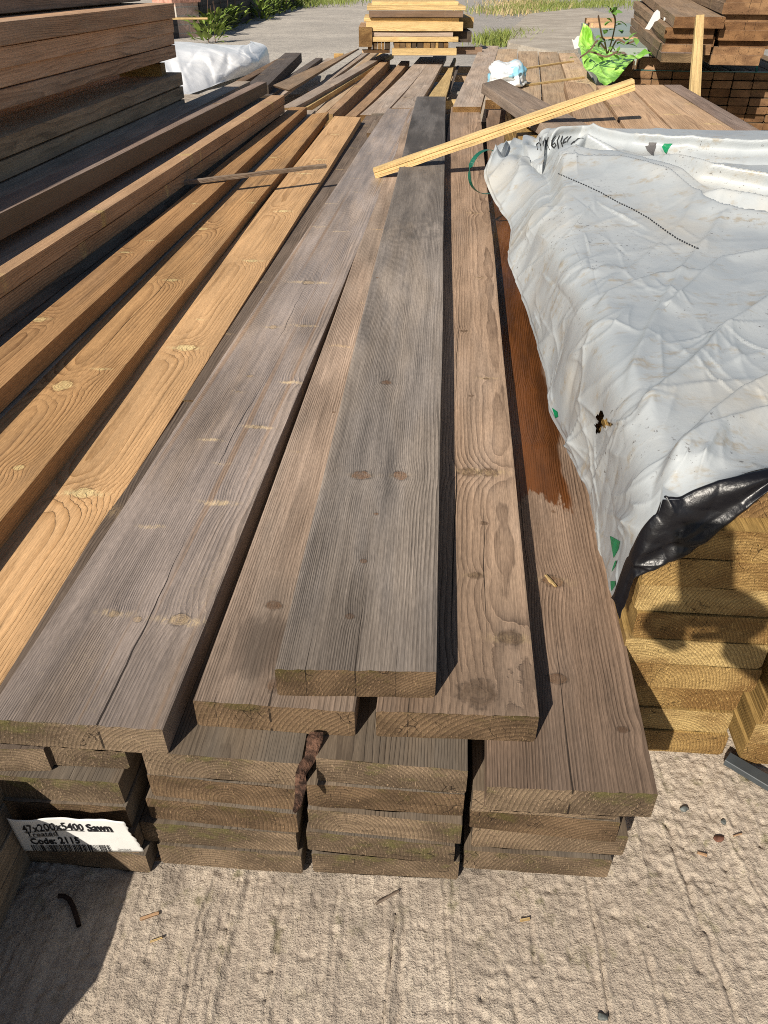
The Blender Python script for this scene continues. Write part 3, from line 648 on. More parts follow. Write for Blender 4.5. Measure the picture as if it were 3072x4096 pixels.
for k, (x, y, t) in enumerate([(1340, 455, .055), (1365, 390, .055), (1415, 320, .055), (1412, 250, .055), (1415, 182, .055), (1448, 100, .06), (1450, 22, .06), (1470, -50, .055)]):
    dboard(*zz(x, y), 5.68+.02*(k % 3), .30, t, 3.2, 'thick', 'sawn board end in the right-hand rear column, %s from the bottom' % ORD[k], rise=.01*k)
for k, (x, y) in enumerate([(1645, 22), (1600, 112), (1610, 250)]):
    dboard(*zz(x+10, y), 5.70, .3, .055, 3.0, 'thick', 'sawn board end at the right frame edge of the rear packs, %s from the top' % ORD[k])
for k, (x, y, w) in enumerate([(752, 478, .3), (600, 395, .16), (430, 310, .3), (330, 190, .26), (305, 150, .3)]):
    p = atD(*zz(x, y), [6.3, 7.0, 7.6, 9.2, 9.6][k]); straight('bearer', p, .1, w*(1 if k else 1.2), .11 if k < 4 else .05, 'tan', ['bearer block on the rear pack under the bowed boards', 'second bearer block behind the lime green film', 'small bearer among the leaves behind the lime green film', 'reddish wooden block at the back beside the slab', 'long pale batten on the reddish wooden block'][k], 'bearer blocks of the rear packs', az=R(92), side=-1)
# red end marks and the white tags
M_red = plain('red_paint', (.3, .03, .035), .6); M_white = plain('white_paper', (.62, .62, .60), .6, .3, .05)
def chip(name, pts, D, mat, label, cat, thick=.004):
    vs = [atD(*zz(*p), D) for p in pts]; n = len(vs)
    back = [v+Vector((0, thick, 0)) for v in vs]
    fs = [tuple(range(n)), tuple(range(2*n-1, n-1, -1))]+[(i, i+n, (i+1) % n+n, (i+1) % n) for i in range(n)]
    o = link(name, mesh(name, vs+back, fs), mat)
    return tag(o, label, cat)
chip('paper_tag', [(890, 80), (912, 98), (915, 150), (890, 172), (868, 180), (850, 215), (825, 248), (788, 240), (812, 200), (845, 140), (862, 108)], 5.6, M_white, 'long torn white tag hanging on the bowed rear boards', 'tag')
chip('paper_tag', [(945, 140), (958, 150), (955, 168), (943, 172)], 5.62, M_white, 'tiny white paper scrap right of the long torn tag', 'tag')
chip('paper_tag', [(180, 322), (200, 335), (225, 300), (262, 296), (278, 310), (272, 385), (204, 408)], 8.0, M_white, 'white tag on the lime green film', 'tag')

# light upright stick
a, b, c, d_ = atD(*zz(1168, 760), 5.05), atD(*zz(1250, 790), 5.05), atD(*zz(1210, 124), 5.45), atD(*zz(1285, 120), 5.45)
ext = lambda p, q, s: p+(q-p)*s
board('upright_batten', ext(a, c, -.22), ext(b, d_, -.22), c, d_, .025, 'yellow', 'light new batten standing upright against the rear packs', 'batten', nx=2, bev=.002)

# ---- light batten across the stacks (grooved)
def batten(name, A, B, prof, mat, label, cat, hscale=1):
    d = (B-A); L = d.length; d.normalize(); up = Vector((0, 0, 1)); x = d.cross(up).normalized(); z = x.cross(d)
    n = 14; vs = []; fs = []; m = len(prof)
    for i in range(n+1):
        s = i/n
        for (px, pz) in prof: vs.append(Vector((px+.0009*math.sin(s*37+pz*90), s*L, pz+.0008*math.sin(s*23+px*80))))
    for i in range(n):
        for k in range(m):
            fs.append((i*m+k, i*m+(k+1) % m, (i+1)*m+(k+1) % m, (i+1)*m+k))
    fs += [tuple(range(m))[::-1], tuple(range(n*m, n*m+m))]
    me = mesh(name, vs, fs); o = link(name, me, W[mat])
    mx = Matrix((x, d, z)).transposed().to_4x4(); mx.translation = A; o.matrix_world = mx
    SEED[0] += 1; o['seed'] = (SEED[0]*.618) % 1
    me.validate(); bm = bmesh.new(); bm.from_mesh(me); bmesh.ops.recalc_face_normals(bm, faces=bm.faces); bm.to_mesh(me); bm.free()
    return tag(o, label, cat)
pr = [(-.02, -.02), (.02, -.022), (.021, -.013), (.018, -.0115), (.021, -.010), (.021, -.002), (.017, -.0005), (.017, .003), (.021, .0045), (.021, .019), (-.02, .02)]
BA = at(1497, 692, .735); BB = Vector((1.045, 3.665, G-.385))
batten('light_batten', BA, BB, [(x*1.0, z*1.0) for x, z in pr], 'yellow', 'long pale yellow grooved batten lying across the stacks', 'batten')
# thin dark stick
pr = [(-.007, -.006), (.007, -.007), (.0075, .004), (.001, .0065), (-.007, .005)]
SA = at(655, 738, .688); SB = at(1303, 662, .688)
batten('thin_stick', SA, SB, [(x*1.25, z*1.25) for x, z in pr], 'old', 'thin dark weathered stick lying across the left boards', 'stick')

# bark splinter
def slab_path(name, pts, ws, th, mat, label, cat, nrm):
    vs = []; fs = []
    for i, p in enumerate(pts):
        d = (pts[min(i+1, len(pts)-1)]-pts[max(i-1, 0)]).normalized(); s = d.cross(nrm).normalized(); nn = s.cross(d).normalized()
        for (a, b) in ((-1, 0), (-.5, .8), (.2, 1), (1, .2), (.7, -.6), (-.6, -.7)):
            r_ = .8+.12*math.sin(i*2.1+a*5)
            vs.append(p+s*a*ws[i]/2*r_+nn*b*th*r_)
        if i:
            for k in range(6): fs.append(((i-1)*6+k, (i-1)*6+(k+1) % 6, i*6+(k+1) % 6, i*6+k))
    fs += [tuple(range(6))[::-1], tuple(range(len(vs)-6, len(vs)))]
    me = mesh(name, vs, fs); bm = bmesh.new(); bm.from_mesh(me); bmesh.ops.recalc_face_normals(bm, faces=bm.faces); bm.to_mesh(me); bm.free()
    return tag(link(name, me, mat), label, cat)
g = T('bark'); P = g.obj(); n = g.noise(g.scale(P, (90, 90, 30)), 1, 5, .7)
M_bark = g.fin(g.mix(g.step(n, .4, .65), (.035, .02, .014), (.16, .085, .055)), .85, .2, g.bump(n, .006))
A0, A1 = atD(1262, 2930, .635), atD(1172, 3250, .545)
slab_path('bark_splinter', [A0.lerp(A1, s)+Vector((.003*math.sin(s*9), 0, .002*math.sin(s*13))) for s in [k/9 for k in range(10)]], [.022, .024, .022, .019, .02, .017, .018, .014, .013, .007], .0022, M_bark, 'dark splinter of bark wedged upright between the second and third pile', 'bark', Vector((0, -1, .2)))

# ------------------------------------------------------------------ ground
def concrete_mat():
    g = T('rough_concrete'); P = g.obj(); x, y, z = g.sep(P)
    n1 = g.noise(P, 3.2, 4, .6); n2 = g.noise(P, 90, 4, .7); n3 = g.noise(P, 420, 3, .7); n4 = g.noise(g.scale(P, (70, 4, 1)), 1, 4, .65)
    c = g.mix(g.step(n1, .35, .68), (.475, .40, .318), (.595, .51, .41))
    c = g.mix(g.M('MULTIPLY', g.step(n2, .54, .38), .5), c, (.27, .22, .18))
    c = g.mix(g.M('MULTIPLY', g.step(n3, .60, .72), .55), c, (.78, .69, .55))
    c = g.mix(g.M('MULTIPLY', g.step(n3, .42, .31), .65), c, (.19, .155, .13))
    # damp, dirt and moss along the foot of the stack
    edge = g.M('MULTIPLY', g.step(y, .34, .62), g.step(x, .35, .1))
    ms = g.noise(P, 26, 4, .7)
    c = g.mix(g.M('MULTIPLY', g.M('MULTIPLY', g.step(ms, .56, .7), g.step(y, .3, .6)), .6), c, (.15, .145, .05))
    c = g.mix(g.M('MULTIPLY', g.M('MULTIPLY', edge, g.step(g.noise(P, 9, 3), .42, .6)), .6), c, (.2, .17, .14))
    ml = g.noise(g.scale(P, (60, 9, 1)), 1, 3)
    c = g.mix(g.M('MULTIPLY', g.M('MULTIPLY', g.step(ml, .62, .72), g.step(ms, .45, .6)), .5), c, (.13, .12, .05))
    # speck of grit and dark crumbs
    vo = g.n('ShaderNodeTexVoronoi'); vo.inputs['Scale'].default_value = 60; g.l(P, vo.inputs['Vector'])
    cc = g.sep(vo.outputs['Color'])
    sp_ = g.M('MULTIPLY', g.M('LESS_THAN', vo.outputs['Distance'], g.M('MULTIPLY', cc[2], .13)), g.M('LESS_THAN', cc[0], .06))
    c = g.mix(g.M('MULTIPLY', sp_, .8), c, (.06, .045, .04))
    h = g.M('ADD', g.M('MULTIPLY', n2, 1.2), g.M('MULTIPLY', n3, .55)); h = g.M('MULTIPLY_ADD', n4, .95, h)
    c = g.mix(g.M('MULTIPLY', g.step(n4, .58, .42), .3), c, (.33, .27, .22))
    return g.fin(c, .88, .2, g.bump(h, .0036))
M_conc = concrete_mat()
def polyd(pts, X, Y):
    best = np.full(X.shape, 9.0); tt = np.zeros(X.shape); polyd.side = np.ones(X.shape)
    tot = len(pts)-1
    for i in range(tot):
        a, b = pts[i], pts[i+1]; dx, dy = b[0]-a[0], b[1]-a[1]; L2 = dx*dx+dy*dy+1e-9
        t = np.clip(((X-a[0])*dx+(Y-a[1])*dy)/L2, 0, 1); d = np.hypot(X-a[0]-t*dx, Y-a[1]-t*dy)
        m = d < best; best = np.where(m, d, best); tt = np.where(m, (i+t)/tot, tt); polyd.side = np.where(m, np.sign(dx*(Y-a[1])-dy*(X-a[0])), polyd.side)
    return best, tt
GROOVES = [([(468, 1900), (432, 2000), (410, 2090), (385, 2230)], .006, .0022), ([(857, 1890), (846, 2050), (830, 2230)], .006, .002), ([(875, 1890), (868, 2060), (858, 2230)], .003, .003),
           ([(960, 1895), (970, 2060), (976, 2230)], .0045, .002), ([(1268, 1890), (1298, 2060), (1322, 2230)], .006, .0022), ([(1440, 1780), (1500, 1950), (1560, 2100), (1605, 2230)], .004, .0035),
           ([(1150, 1930), (1158, 2110)], .003, .003), ([(730, 1920), (712, 2110), (702, 2230)], .0035, .003), ([(1530, 1700), (1600, 1850), (1680, 2010)], .005, .0022), ([(520, 1900), (470, 2080), (445, 2230)], .004, .002),
           ([(300, 1900), (270, 1990), (235, 2110)], .003, .003), ([(1080, 1900), (1090, 2000)], .003, .002), ([(1392, 2050), (1440, 2230)], .003, .0025), ([(620, 1900), (585, 2100), (570, 2230)], .003, .0025)]
def conc_height(X, Y):
    h = .0012*fbm(X*7, Y*7, 3, 2)+.0020*fbm((X-.08*Y)*48, Y*2.6, 6, 3)*np.clip(.6+1.2*fbm(X*3, Y*2.5, 16, 2), .1, 1.6)
    b = fbm(X*75, Y*60, 31, 3); h += .0014*np.clip(b-.02, 0, 1.2)*np.clip(.6+1.2*fbm(X*8, Y*7, 131, 2), .15, 1.4)-.0020*np.clip(-b-.5, 0, 1)*2
    b2 = fbm(X*150, Y*120, 77, 2); h += .0010*b2*np.clip(.7+fbm(X*6, Y*5, 141, 2), .2, 1.5)
    # tamping ridges that run lengthwise
    xx = X-.08*Y+.012*fbm(X*2, Y*3, 5, 2)
    rr = vn(xx*17, Y*.8, 0, 9); h += .0034*np.exp(-(rr/.06)**2)*np.clip(.4+fbm(X*5, Y*4, 13, 2), 0, 1)
    for pts, dpt, wd_ in GROOVES:
        d, t = polyd([(p.x, p.y) for p in (at(x*S, y*S, G) for x, y in pts)], X+.0035*vn(X*40, Y*40, 0, 3), Y)
        wd_ = wd_*.75; h = h-dpt*.8*np.exp(-(d/wd_)**2)*np.clip(.75+1.2*vn(X*14, Y*14, 0, 8), .1, 1)+dpt*.45*np.exp(-((d-wd_*2.6)/(wd_*1.6))**2)
    rc = vn(xx*11+40, Y*.7, 0, 19); h -= .0045*np.exp(-(rc/.035)**2)*np.clip(.15+fbm(X*6, Y*3, 23, 2), 0, 1)
    return h
def sheet(name, x0, x1, y0, y1, dx, fn, mat, z0=0):
    nx = int((x1-x0)/dx)+1; ny = int((y1-y0)/dx)+1
    X, Y = np.meshgrid(np.linspace(x0, x1, nx), np.linspace(y0, y1, ny))
    Z = fn(X, Y)+z0
    V = np.stack([X, Y, Z], -1).reshape(-1, 3)
    I = np.arange(nx*ny).reshape(ny, nx)
    Fq = np.stack([I[:-1, :-1], I[:-1, 1:], I[1:, 1:], I[1:, :-1]], -1).reshape(-1, 4)
    return grid_mesh(name, V, Fq, mat)
def grid_mesh(name, V, Fq, mat, parent=None):
    me = bpy.data.meshes.new(name)
    me.vertices.add(len(V)); me.vertices.foreach_set('co', V.astype(np.float32).ravel())
    me.loops.add(Fq.size); me.loops.foreach_set('vertex_index', Fq.astype(np.int32).ravel())
    me.polygons.add(len(Fq)); me.polygons.foreach_set('loop_start', np.arange(0, Fq.size, 4, dtype=np.int32))
    me.update(calc_edges=True); me.validate()
    o = link(name, me, mat, parent, smooth=True)
    return o
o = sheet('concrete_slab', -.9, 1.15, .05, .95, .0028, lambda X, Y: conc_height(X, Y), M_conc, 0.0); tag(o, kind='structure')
# the slab continues under and behind the stacks as plain sheets
def quad(name, x0, x1, y0, y1, z, mat, kind='structure'):
    o = link(name, mesh(name, [(x0, y0, z), (x1, y0, z), (x1, y1, z), (x0, y1, z)], [(0, 1, 2, 3)]), mat); tag(o, kind=kind); return o
quad('concrete_slab', -3.2, 3.0, .95, 9.0, -.004, M_conc); quad('concrete_slab', -3.2, 3.0, -3.0, .05, -.004, M_conc)
quad('concrete_slab', 1.15, 3.0, .05, .95, -.004, M_conc); quad('concrete_slab', -3.2, -.9, .05, .95, -.004, M_conc)
def gravel_mat():
    g = T('gravel_track'); P = g.obj(); x, y, z = g.sep(P)
    n1 = g.noise(P, .5, 4, .6); n2 = g.noise(P, 22, 4, .7); n3 = g.noise(P, 5, 3, .6)
    c = g.mix(g.step(n1, .35, .65), (.40, .365, .32), (.50, .455, .395))
    c = g.mix(g.M('MULTIPLY', g.step(n3, .45, .65), .45), c, (.33, .30, .27))
    c = g.mix(g.M('MULTIPLY', g.step(x, .3, 1.6), .55), c, (.29, .275, .26))
    vo = g.n('ShaderNodeTexVoronoi'); vo.inputs['Scale'].default_value = 26; g.l(P, vo.inputs['Vector']); cc = g.sep(vo.outputs['Color'])
    c = g.mix(g.M('MULTIPLY', g.M('MULTIPLY', g.step(vo.outputs['Distance'], .35, .2), g.M('LESS_THAN', cc[0], .3)), .7), c, g.mix(cc[1], (.12, .11, .1), (.62, .58, .52)))
    c = g.mix(g.M('MULTIPLY', g.step(n2, .55, .7), .35), c, (.13, .12, .11))
    return g.fin(c, .92, .15, g.bump(g.M('ADD', n2, n3), .02))
M_grav = gravel_mat()
def gh(X, Y):
    h = .05*fbm(X*.5, Y*.3, 41, 3)+.015*fbm(X*3, Y*3, 43, 3)-.05
    return np.where(Y < 9.5, -.06, h)
nx = 120
o = sheet('ground', -60, 60, -20, 140, .8, lambda X, Y: gh(X, Y), M_grav, 0); tag(o, kind='structure')

# raised concrete slab at the right rear
def slab_obj():
    pts = [(2030, 170), (2035, 120), (2110, 55), (2230, 42), (2330, 30), (2460, 60), (2480, 190), (2200, 205)]
    top = []
    for (x, y) in pts:
        p = at(x, y, .93); top.append(p)
    vs = []; n = len(top)
    bm = bmesh.new()
    tv = [bm.verts.new(p) for p in top]; bv = [bm.verts.new(p+Vector((0, 0, -.16))) for p in top]
    bm.faces.new(tv); bm.faces.new(bv[::-1])
    for i in range(n): bm.faces.new((tv[i], bv[i], bv[(i+1) % n], tv[(i+1) % n]))
    bmesh.ops.recalc_face_normals(bm, faces=bm.faces)
    bmesh.ops.bevel(bm, geom=[e for e in bm.edges], offset=.03, segments=2, affect='EDGES')
    me = bpy.data.meshes.new('raised_slab'); bm.to_mesh(me); bm.free()
    g = T('old_slab'); P = g.obj(); n1 = g.noise(P, 2, 5, .7); n2 = g.noise(P, 30, 3, .7)
    m = g.fin(g.mix(g.step(n1, .4, .65), (.36, .315, .26), (.47, .42, .35)), .9, .2, g.bump(g.M('ADD', n1, g.M('MULTIPLY', n2, .3)), .03))
    return tag(link('raised_slab', me, m), 'worn pale concrete slab with broken edges at the right rear', 'slab')
slab_obj()

# ------------------------------------------------------------------ tarpaulin
def tarp_mat():
    g = T('white_tarp'); P = g.obj(); x, y, z = g.sep(P)
    n1 = g.noise(P, 5, 4, .6); n2 = g.noise(g.scale(P, (9, 26, 20)), 1, 5, .7); n3 = g.noise(P, 45, 3, .6); n4 = g.noise(P, 95, 3, .7)
    c = g.mix(g.step(n1, .3, .7), (.345, .375, .395), (.415, .44, .45))
    c = g.mix(g.M('MULTIPLY', g.M('MULTIPLY', g.step(n2, .50, .68), g.step(n3, .4, .62)), .8), c, (.31, .27, .205))
    c = g.mix(g.M('MULTIPLY', g.step(g.noise(P, 3.1, 4, .6), .48, .7), .4), c, (.52, .47, .38))
    c = g.mix(g.M('MULTIPLY', g.M('MULTIPLY', g.step(n4, .62, .69), g.step(n1, .48, .6)), .8), c, (.10, .09, .085))
    return g.fin(c, g.M('MULTIPLY_ADD', n1, .2, .28), .5, g.bump(g.noise(P, 60, 3, .6), .0006))
M_tarp = tarp_mat()
g = T('black_film'); P = g.obj(); n = g.noise(P, 18, 3, .6); n2 = g.noise(g.scale(P, (40, 120, 60)), 1, 3, .6)
M_black = g.fin(g.mix(g.M('MULTIPLY', g.step(n2, .66, .72), g.step(n, .56, .66)), (.006, .006, .008), (.25, .25, .25)), g.M('MULTIPLY_ADD', n, .22, .24), .35, g.bump(g.noise(P, 120, 3), .0008))
def cr(P_, n, axis):
    """Catmull-Rom resample of control array along axis"""
    P_ = np.moveaxis(P_, axis, 0); m = len(P_); t = np.linspace(0, m-1, n); i = np.minimum(t.astype(int), m-2); f = (t-i)[:, None, None]
    g0 = P_[np.maximum(i-1, 0)]; g1 = P_[i]; g2 = P_[i+1]; g3 = P_[np.minimum(i+2, m-1)]
    o = .5*((2*g1)+(-g0+g2)*f+(2*g0-5*g1+4*g2-g3)*f*f+(-g0+3*g1-3*g2+g3)*f**3)
    return np.moveaxis(o, 0, axis)
S = 1.852
left = [((1334, 1300), .79), ((1318, 1245), .87), ((1300, 1180), .97), ((1260, 1065), 1.13), ((1230, 962), 1.31), ((1195, 880), 1.47), ((1165, 770), 1.7), ((1130, 650), 2.0),
        ((1105, 580), 2.2), ((1097, 505), 2.45), ((1080, 455), 2.62), ((1047, 385), 2.83), ((1062, 335), 2.95), ((1075, 312), 3.06), ((1095, 298), 3.16)]
rowsC = []
for i, ((x, y), D) in enumerate(left):
    c0 = atD(x*S, y*S, D)
    kx = .362+.0805*(D-.8)+(.02 if D > 2.2 else 0); kz = G-.527
    if i == 0:
        ctl = [atD(2452, 2400, .79), atD(2513, 2237, .788), atD(2566, 2131, .786), atD(2634, 2059, .784), atD(2802, 1963, .784), atD(2947, 1905, .786), atD(3072, 1872, .79), atD(3300, 1850, .79), atD(4400, 1840, .79)]
        rowsC.append([tuple(p) for p in ctl]); continue
    knee = Vector((kx, D, kz))
    if 0 < i < 10: c0 = c0+Vector((random.uniform(-.012, .008), 0, random.uniform(-.012, .02)))*(.35 if i < 5 else 1)
    m1 = c0.lerp(knee, .35)+Vector((-.012, 0, 0)); m2 = c0.lerp(knee, .75)+Vector((-.018, 0, .012))
    top = [Vector((kx+d, D+.03*d, kz+.006)) for d in (.05, .16, .3, .5, .85)]
    kn = knee+Vector((.0, 0, -.004))
    if D > 2.9: top = [t+Vector((0, -.05*(t.x-kx), 0)) for t in top]
    rowsC.append([tuple(p) for p in [c0, m1, m2, kn]+top])
CT = np.array(rowsC)
NR, NC = 460, 330
GRD = cr(cr(CT, NR, 0), NC, 1)
X, Y, Z = GRD[..., 0], GRD[..., 1], GRD[..., 2]
U_ = np.linspace(0, 8, NC)[None, :]+0*X
topm = np.clip((U_-2.6)/.8, 0, 1); topm = topm*topm*(3-2*topm)
dZ = np.zeros_like(X)
dYs = np.zeros_like(X)
def ridge(pts, h, w, z=.50, w2=None, ends=(0, 0), sh=0):
    global dZ, dYs
    P_ = [at(x*S, y*S, z) for x, y in pts]; P_ = [(p.x, p.y) for p in P_]
    d, t = polyd(P_, X, Y)
    fade = np.ones_like(t)
    if ends[0]: fade *= np.clip(t/.2, 0, 1)
    if ends[1]: fade *= np.clip((1-t)/.2, 0, 1)
    ww = np.where(polyd.side > 0, w2 or w, w)      # w towards the camera, w2 on the far side
    if sh: dYs -= sh*np.exp(-(d/np.where(polyd.side > 0, .03, .022))**2)*fade*topm
    dZ += h*np.exp(-(d/ww)**(2 if w2 is None else 1.5))*fade*topm
fr_ = np.clip((Y-1.9)/.5, 0, 1); dZ += .04*fr_*fr_*(3-2*fr_)*topm
# rolled far hem and the folds in front of it
ridge([(1105, 325), (1180, 301), (1250, 297), (1370, 314), (1500, 322), (1659, 328), (1800, 333)], .048, .030, .475, w2=.05, sh=.042)
ridge([(1120, 352), (1175, 336), (1255, 324), (1330, 332), (1420, 358), (1520, 388), (1659, 402), (1800, 410)], .048, .028, .48, w2=.03, sh=.05)
ridge([(1120, 366), (1230, 352), (1330, 358), (1450, 392), (1540, 420)], .03, .09, .49, w2=.010, ends=(1, 1))
ridge([(1125, 356), (1230, 343), (1330, 347), (1450, 380)], -.045, .018, .50, w2=.02, ends=(1, 1))
ridge([(1420, 345), (1520, 358), (1659, 364), (1800, 366)], -.05, .02, .50, w2=.025, ends=(1, 0))
ridge([(1170, 374), (1330, 386), (1440, 414), (1540, 455), (1600, 466), (1659, 470), (1800, 476)], .03, .08, .5, w2=.009)
ridge([(1510, 442), (1580, 452), (1659, 456), (1800, 458)], -.05, .014, .50, w2=.02, ends=(1, 0))
ridge([(1500, 425), (1580, 430), (1659, 436), (1800, 440)], .03, .022, .49, w2=.02, ends=(1, 0))
# long folds that run from the torn corner
ridge([(1310, 925), (1400, 845), (1500, 770), (1580, 690), (1700, 610)], .020, .03, w2=.010)
ridge([(1300, 1080), (1385, 1045), (1440, 985), (1540, 885), (1600, 835), (1700, 790)], .022, .05, w2=.006)
ridge([(1310, 925), (1350, 810), (1420, 660), (1480, 560), (1560, 470)], .010, .02, w2=.008)
ridge([(1240, 670), (1320, 610), (1420, 575), (1560, 565)], .012, .035, w2=.006, ends=(1, 1))
ridge([(1100, 560), (1180, 540), (1290, 560), (1320, 545)], .010, .03, w2=.006, ends=(1, 1))
ridge([(1420, 1000), (1520, 930), (1640, 880), (1750, 860)], .012, .03, w2=.006)
ridge([(1450, 640), (1560, 545), (1659, 530), (1750, 525)], .012, .03, w2=.007)
# crumple: broad undulation plus many straight sharp creases
zside = (1-topm)
side_l = (G-.527-Z)
AA = X+np.clip(side_l, 0, 1)*1.0; BB_ = Y
du = np.gradient(GRD, axis=1); dv = np.gradient(GRD, axis=0)
nm = np.cross(du, dv); nm /= np.linalg.norm(nm, axis=2, keepdims=True)+1e-9
flip = np.where(topm > .5, np.sign(nm[..., 2]), -np.sign(nm[..., 0])); nm = nm*np.where(flip == 0, 1, flip)[..., None]
amp = .006*vn(X*2.2+side_l*3, Y*1.8, 0, 71)+.0010*fbm(X*9+side_l*9, Y*7, 72, 3)
# sheared sharp-edged folds (distance to wandering line families)
def creases(n, seed, th0, dth, lmin, lmax, h, w0, w1, x0=.33, x1=1.3, y0=.8, y1=3.0):
    r = np.random.default_rng(seed); out = np.zeros_like(X)
    for _ in range(n):
        cx_, cy_ = r.uniform(x0, x1), y0+(y1-y0)*r.random()**1.25; th = R(th0)+r.normal(0, R(dth)); L = r.uniform(lmin, lmax)*(.6+.35*cy_)
        ux, uy = math.sin(th), math.cos(th)
        a = AA-cx_; b = BB_-cy_; s_ = a*ux+b*uy; d = a*uy-b*ux
        d = d+.10*L*np.sin(s_/L*2.4+r.uniform(0, 6))*r.uniform(-1, 1)
        fade = np.clip(1-np.abs(s_)/(L/2), 0, 1)**.7
        k = (.6+.3*cy_); wa, wb = r.uniform(w0, w1)*k, r.uniform(w0, w1)*k*r.choice([1, .2])
        prof = np.where(d > 0, np.exp(-np.abs(d)/wa), np.exp(-np.abs(d)/wb))
        out += r.choice([1, 1, 1, 1, -.4])*h*r.uniform(.4, 1.2)*fade*prof
    return out
amp = amp+creases(24, 1, 24, 16, .25, 1.0, .012, .004, .05)
amp = amp+creases(8, 2, 68, 18, .2, .6, .008, .004, .05)
amp = amp+creases(150, 3, 30, 35, .05, .25, .0034, .002, .014)+creases(110, 5, 12, 30, .05, .3, .0055, .003, .012, .3, .62, .8, 2.9)
amp = amp+creases(24, 4, 8, 12, .2, .5, .012, .006, .022, .2, .42, .8, 2.6)
gather = np.clip((Y-2.55)/.25, 0, 1)*np.clip((4.0-U_)/1.0, 0, 1)
rid = lambda a, b, s_: 1-np.abs(vn(a, b, 0, s_))*2
amp = amp+gather*(.035*rid(X*9+side_l*5, Y*3, 67)+.02*rid(X*14, Y*9+side_l*9, 68)-.02)
hang = zside*(.010*vn(Y*7, side_l*1.2, 0, 81)+.006*np.abs(vn(Y*15, side_l*2, 0, 82)))*np.clip(side_l/.12, 0, 1)
edge = np.clip(U_/.3, .6, 1)
frontfade = np.clip((Y-.785)/.05, .1, 1)
GRD = GRD+(amp*edge*frontfade)[..., None]*nm
GRD[..., 0] -= hang*edge*frontfade
GRD[..., 2] += dZ*frontfade; GRD[..., 1] += dYs*frontfade
# keep the sheet above the timber
GRD[..., 2] = np.where(topm > .5, np.maximum(GRD[..., 2], G-.534+.002), GRD[..., 2])
V_ = GRD.reshape(-1, 3)
I = np.arange(NR*NC).reshape(NR, NC)
Fq = np.stack([I[:-1, :-1], I[:-1, 1:], I[1:, 1:], I[1:, :-1]], -1).reshape(-1, 4)
# tear near the corner
cen = V_[Fq].mean(1)
hp = atD(2404, 1690, .98)
def topx(P_):   # picture position of points, to find where the tear sits on the finished sheet
    zc = P_[:, 2]-G; dep = P_[:, 1]*cp-zc*sp
    return CX+F*P_[:, 0]/dep, CY+F*(-zc*cp-P_[:, 1]*sp)/dep
hx, hy = topx(cen)
tear_c = None
th = np.arctan2(hy-1690, hx-2408); rr = np.hypot((hx-2408), (hy-1690)*.8)
tear = rr < 26*(1+.45*np.sin(th*3+1)+.25*np.sin(th*7))
tear |= (np.abs((hx-2395)-(1730-hy)*.2) < 7) & (hy > 1690) & (hy < 1735)
Fq = Fq[~tear]
tarp = grid_mesh('tarpaulin', V_, Fq, M_tarp)
tag(tarp, 'crumpled dirty white plastic sheet draped over the right pack', 'tarpaulin')
BV = BVHTree.FromPolygons([tuple(v) for v in V_], [tuple(int(i) for i in f) for f in Fq])
CAMP = Vector((0, 0, G))
def hit(x, y, off=.0012):
    h = BV.ray_cast(CAMP, ray(x, y).normalized())
    if h[0] is None: return None
    n = h[1] if h[1].dot(ray(x, y)) < 0 else -h[1]
    return h[0]+n*off
# the sheet's black inner face, folded out over the front edge
bot_e = [(2477, 2474), (2500, 2420), (2518, 2360), (2532, 2312), (2620, 2275), (2720, 2222), (2824, 2160), (2905, 2095), (3072, 1943), (3250, 1900), (4400, 1880)]
us0 = [0, .35, .7, 1.2, 2, 3, 3.6, 4.2, 6, 7, 8]
ctl = []
for u_ in np.linspace(0, 8, 65):
    A = Vector(GRD[0, int(round(u_/8*(NC-1)))]); B = atD(np.interp(u_, us0, [q[0] for q in bot_e]), np.interp(u_, us0, [q[1] for q in bot_e]), .772); m = .003+.007*min(1, u_/1.5)
    C1 = A.lerp(B, .28)+Vector((0, -m, .003)); C2 = A.lerp(B, .62)+Vector((0, -m*.6, 0)); C3 = A.lerp(B, .86)+Vector((0, -m*1.0, 0))
    ctl.append([tuple(A+Vector((0, .006, -.004))), tuple(A+Vector((0, -.002, .001))), tuple(C1), tuple(C2), tuple(C3), tuple(B), tuple(B+Vector((.004, .014, .004)))])
BG = cr(cr(np.array(ctl), 220, 0), 60, 1)
bx, bz = BG[..., 0], BG[..., 2]
BG[..., 1] += .004*vn(bx*18, bz*18, 0, 91)
rb_ = np.random.default_rng(8)
for _ in range(80):
    cx_, cz_ = rb_.uniform(.3, .62), rb_.uniform(G-.72, G-.52); th = rb_.normal(.9, .5); L = rb_.uniform(.03, .14)
    a_ = bx-cx_; b_ = bz-cz_; s_ = a_*math.sin(th)+b_*math.cos(th); d_2 = a_*math.cos(th)-b_*math.sin(th)
    wa, wb_ = rb_.uniform(.002, .01), rb_.uniform(.002, .01)
    BG[..., 1] -= rb_.choice([1, -1])*rb_.uniform(.001, .0045)*np.clip(1-np.abs(s_)/(L/2), 0, 1)**.7*np.where(d_2 > 0, np.exp(-np.abs(d_2)/wa), np.exp(-np.abs(d_2)/wb_))
I = np.arange(220*60).reshape(220, 60); Fb = np.stack([I[:-1, :-1], I[:-1, 1:], I[1:, 1:], I[1:, :-1]], -1).reshape(-1, 4)
o = grid_mesh('folded_black_hem', BG.reshape(-1, 3), Fb, M_black, tarp); o['label'] = 'shiny black inner side of the sheet folded out over the front edge'
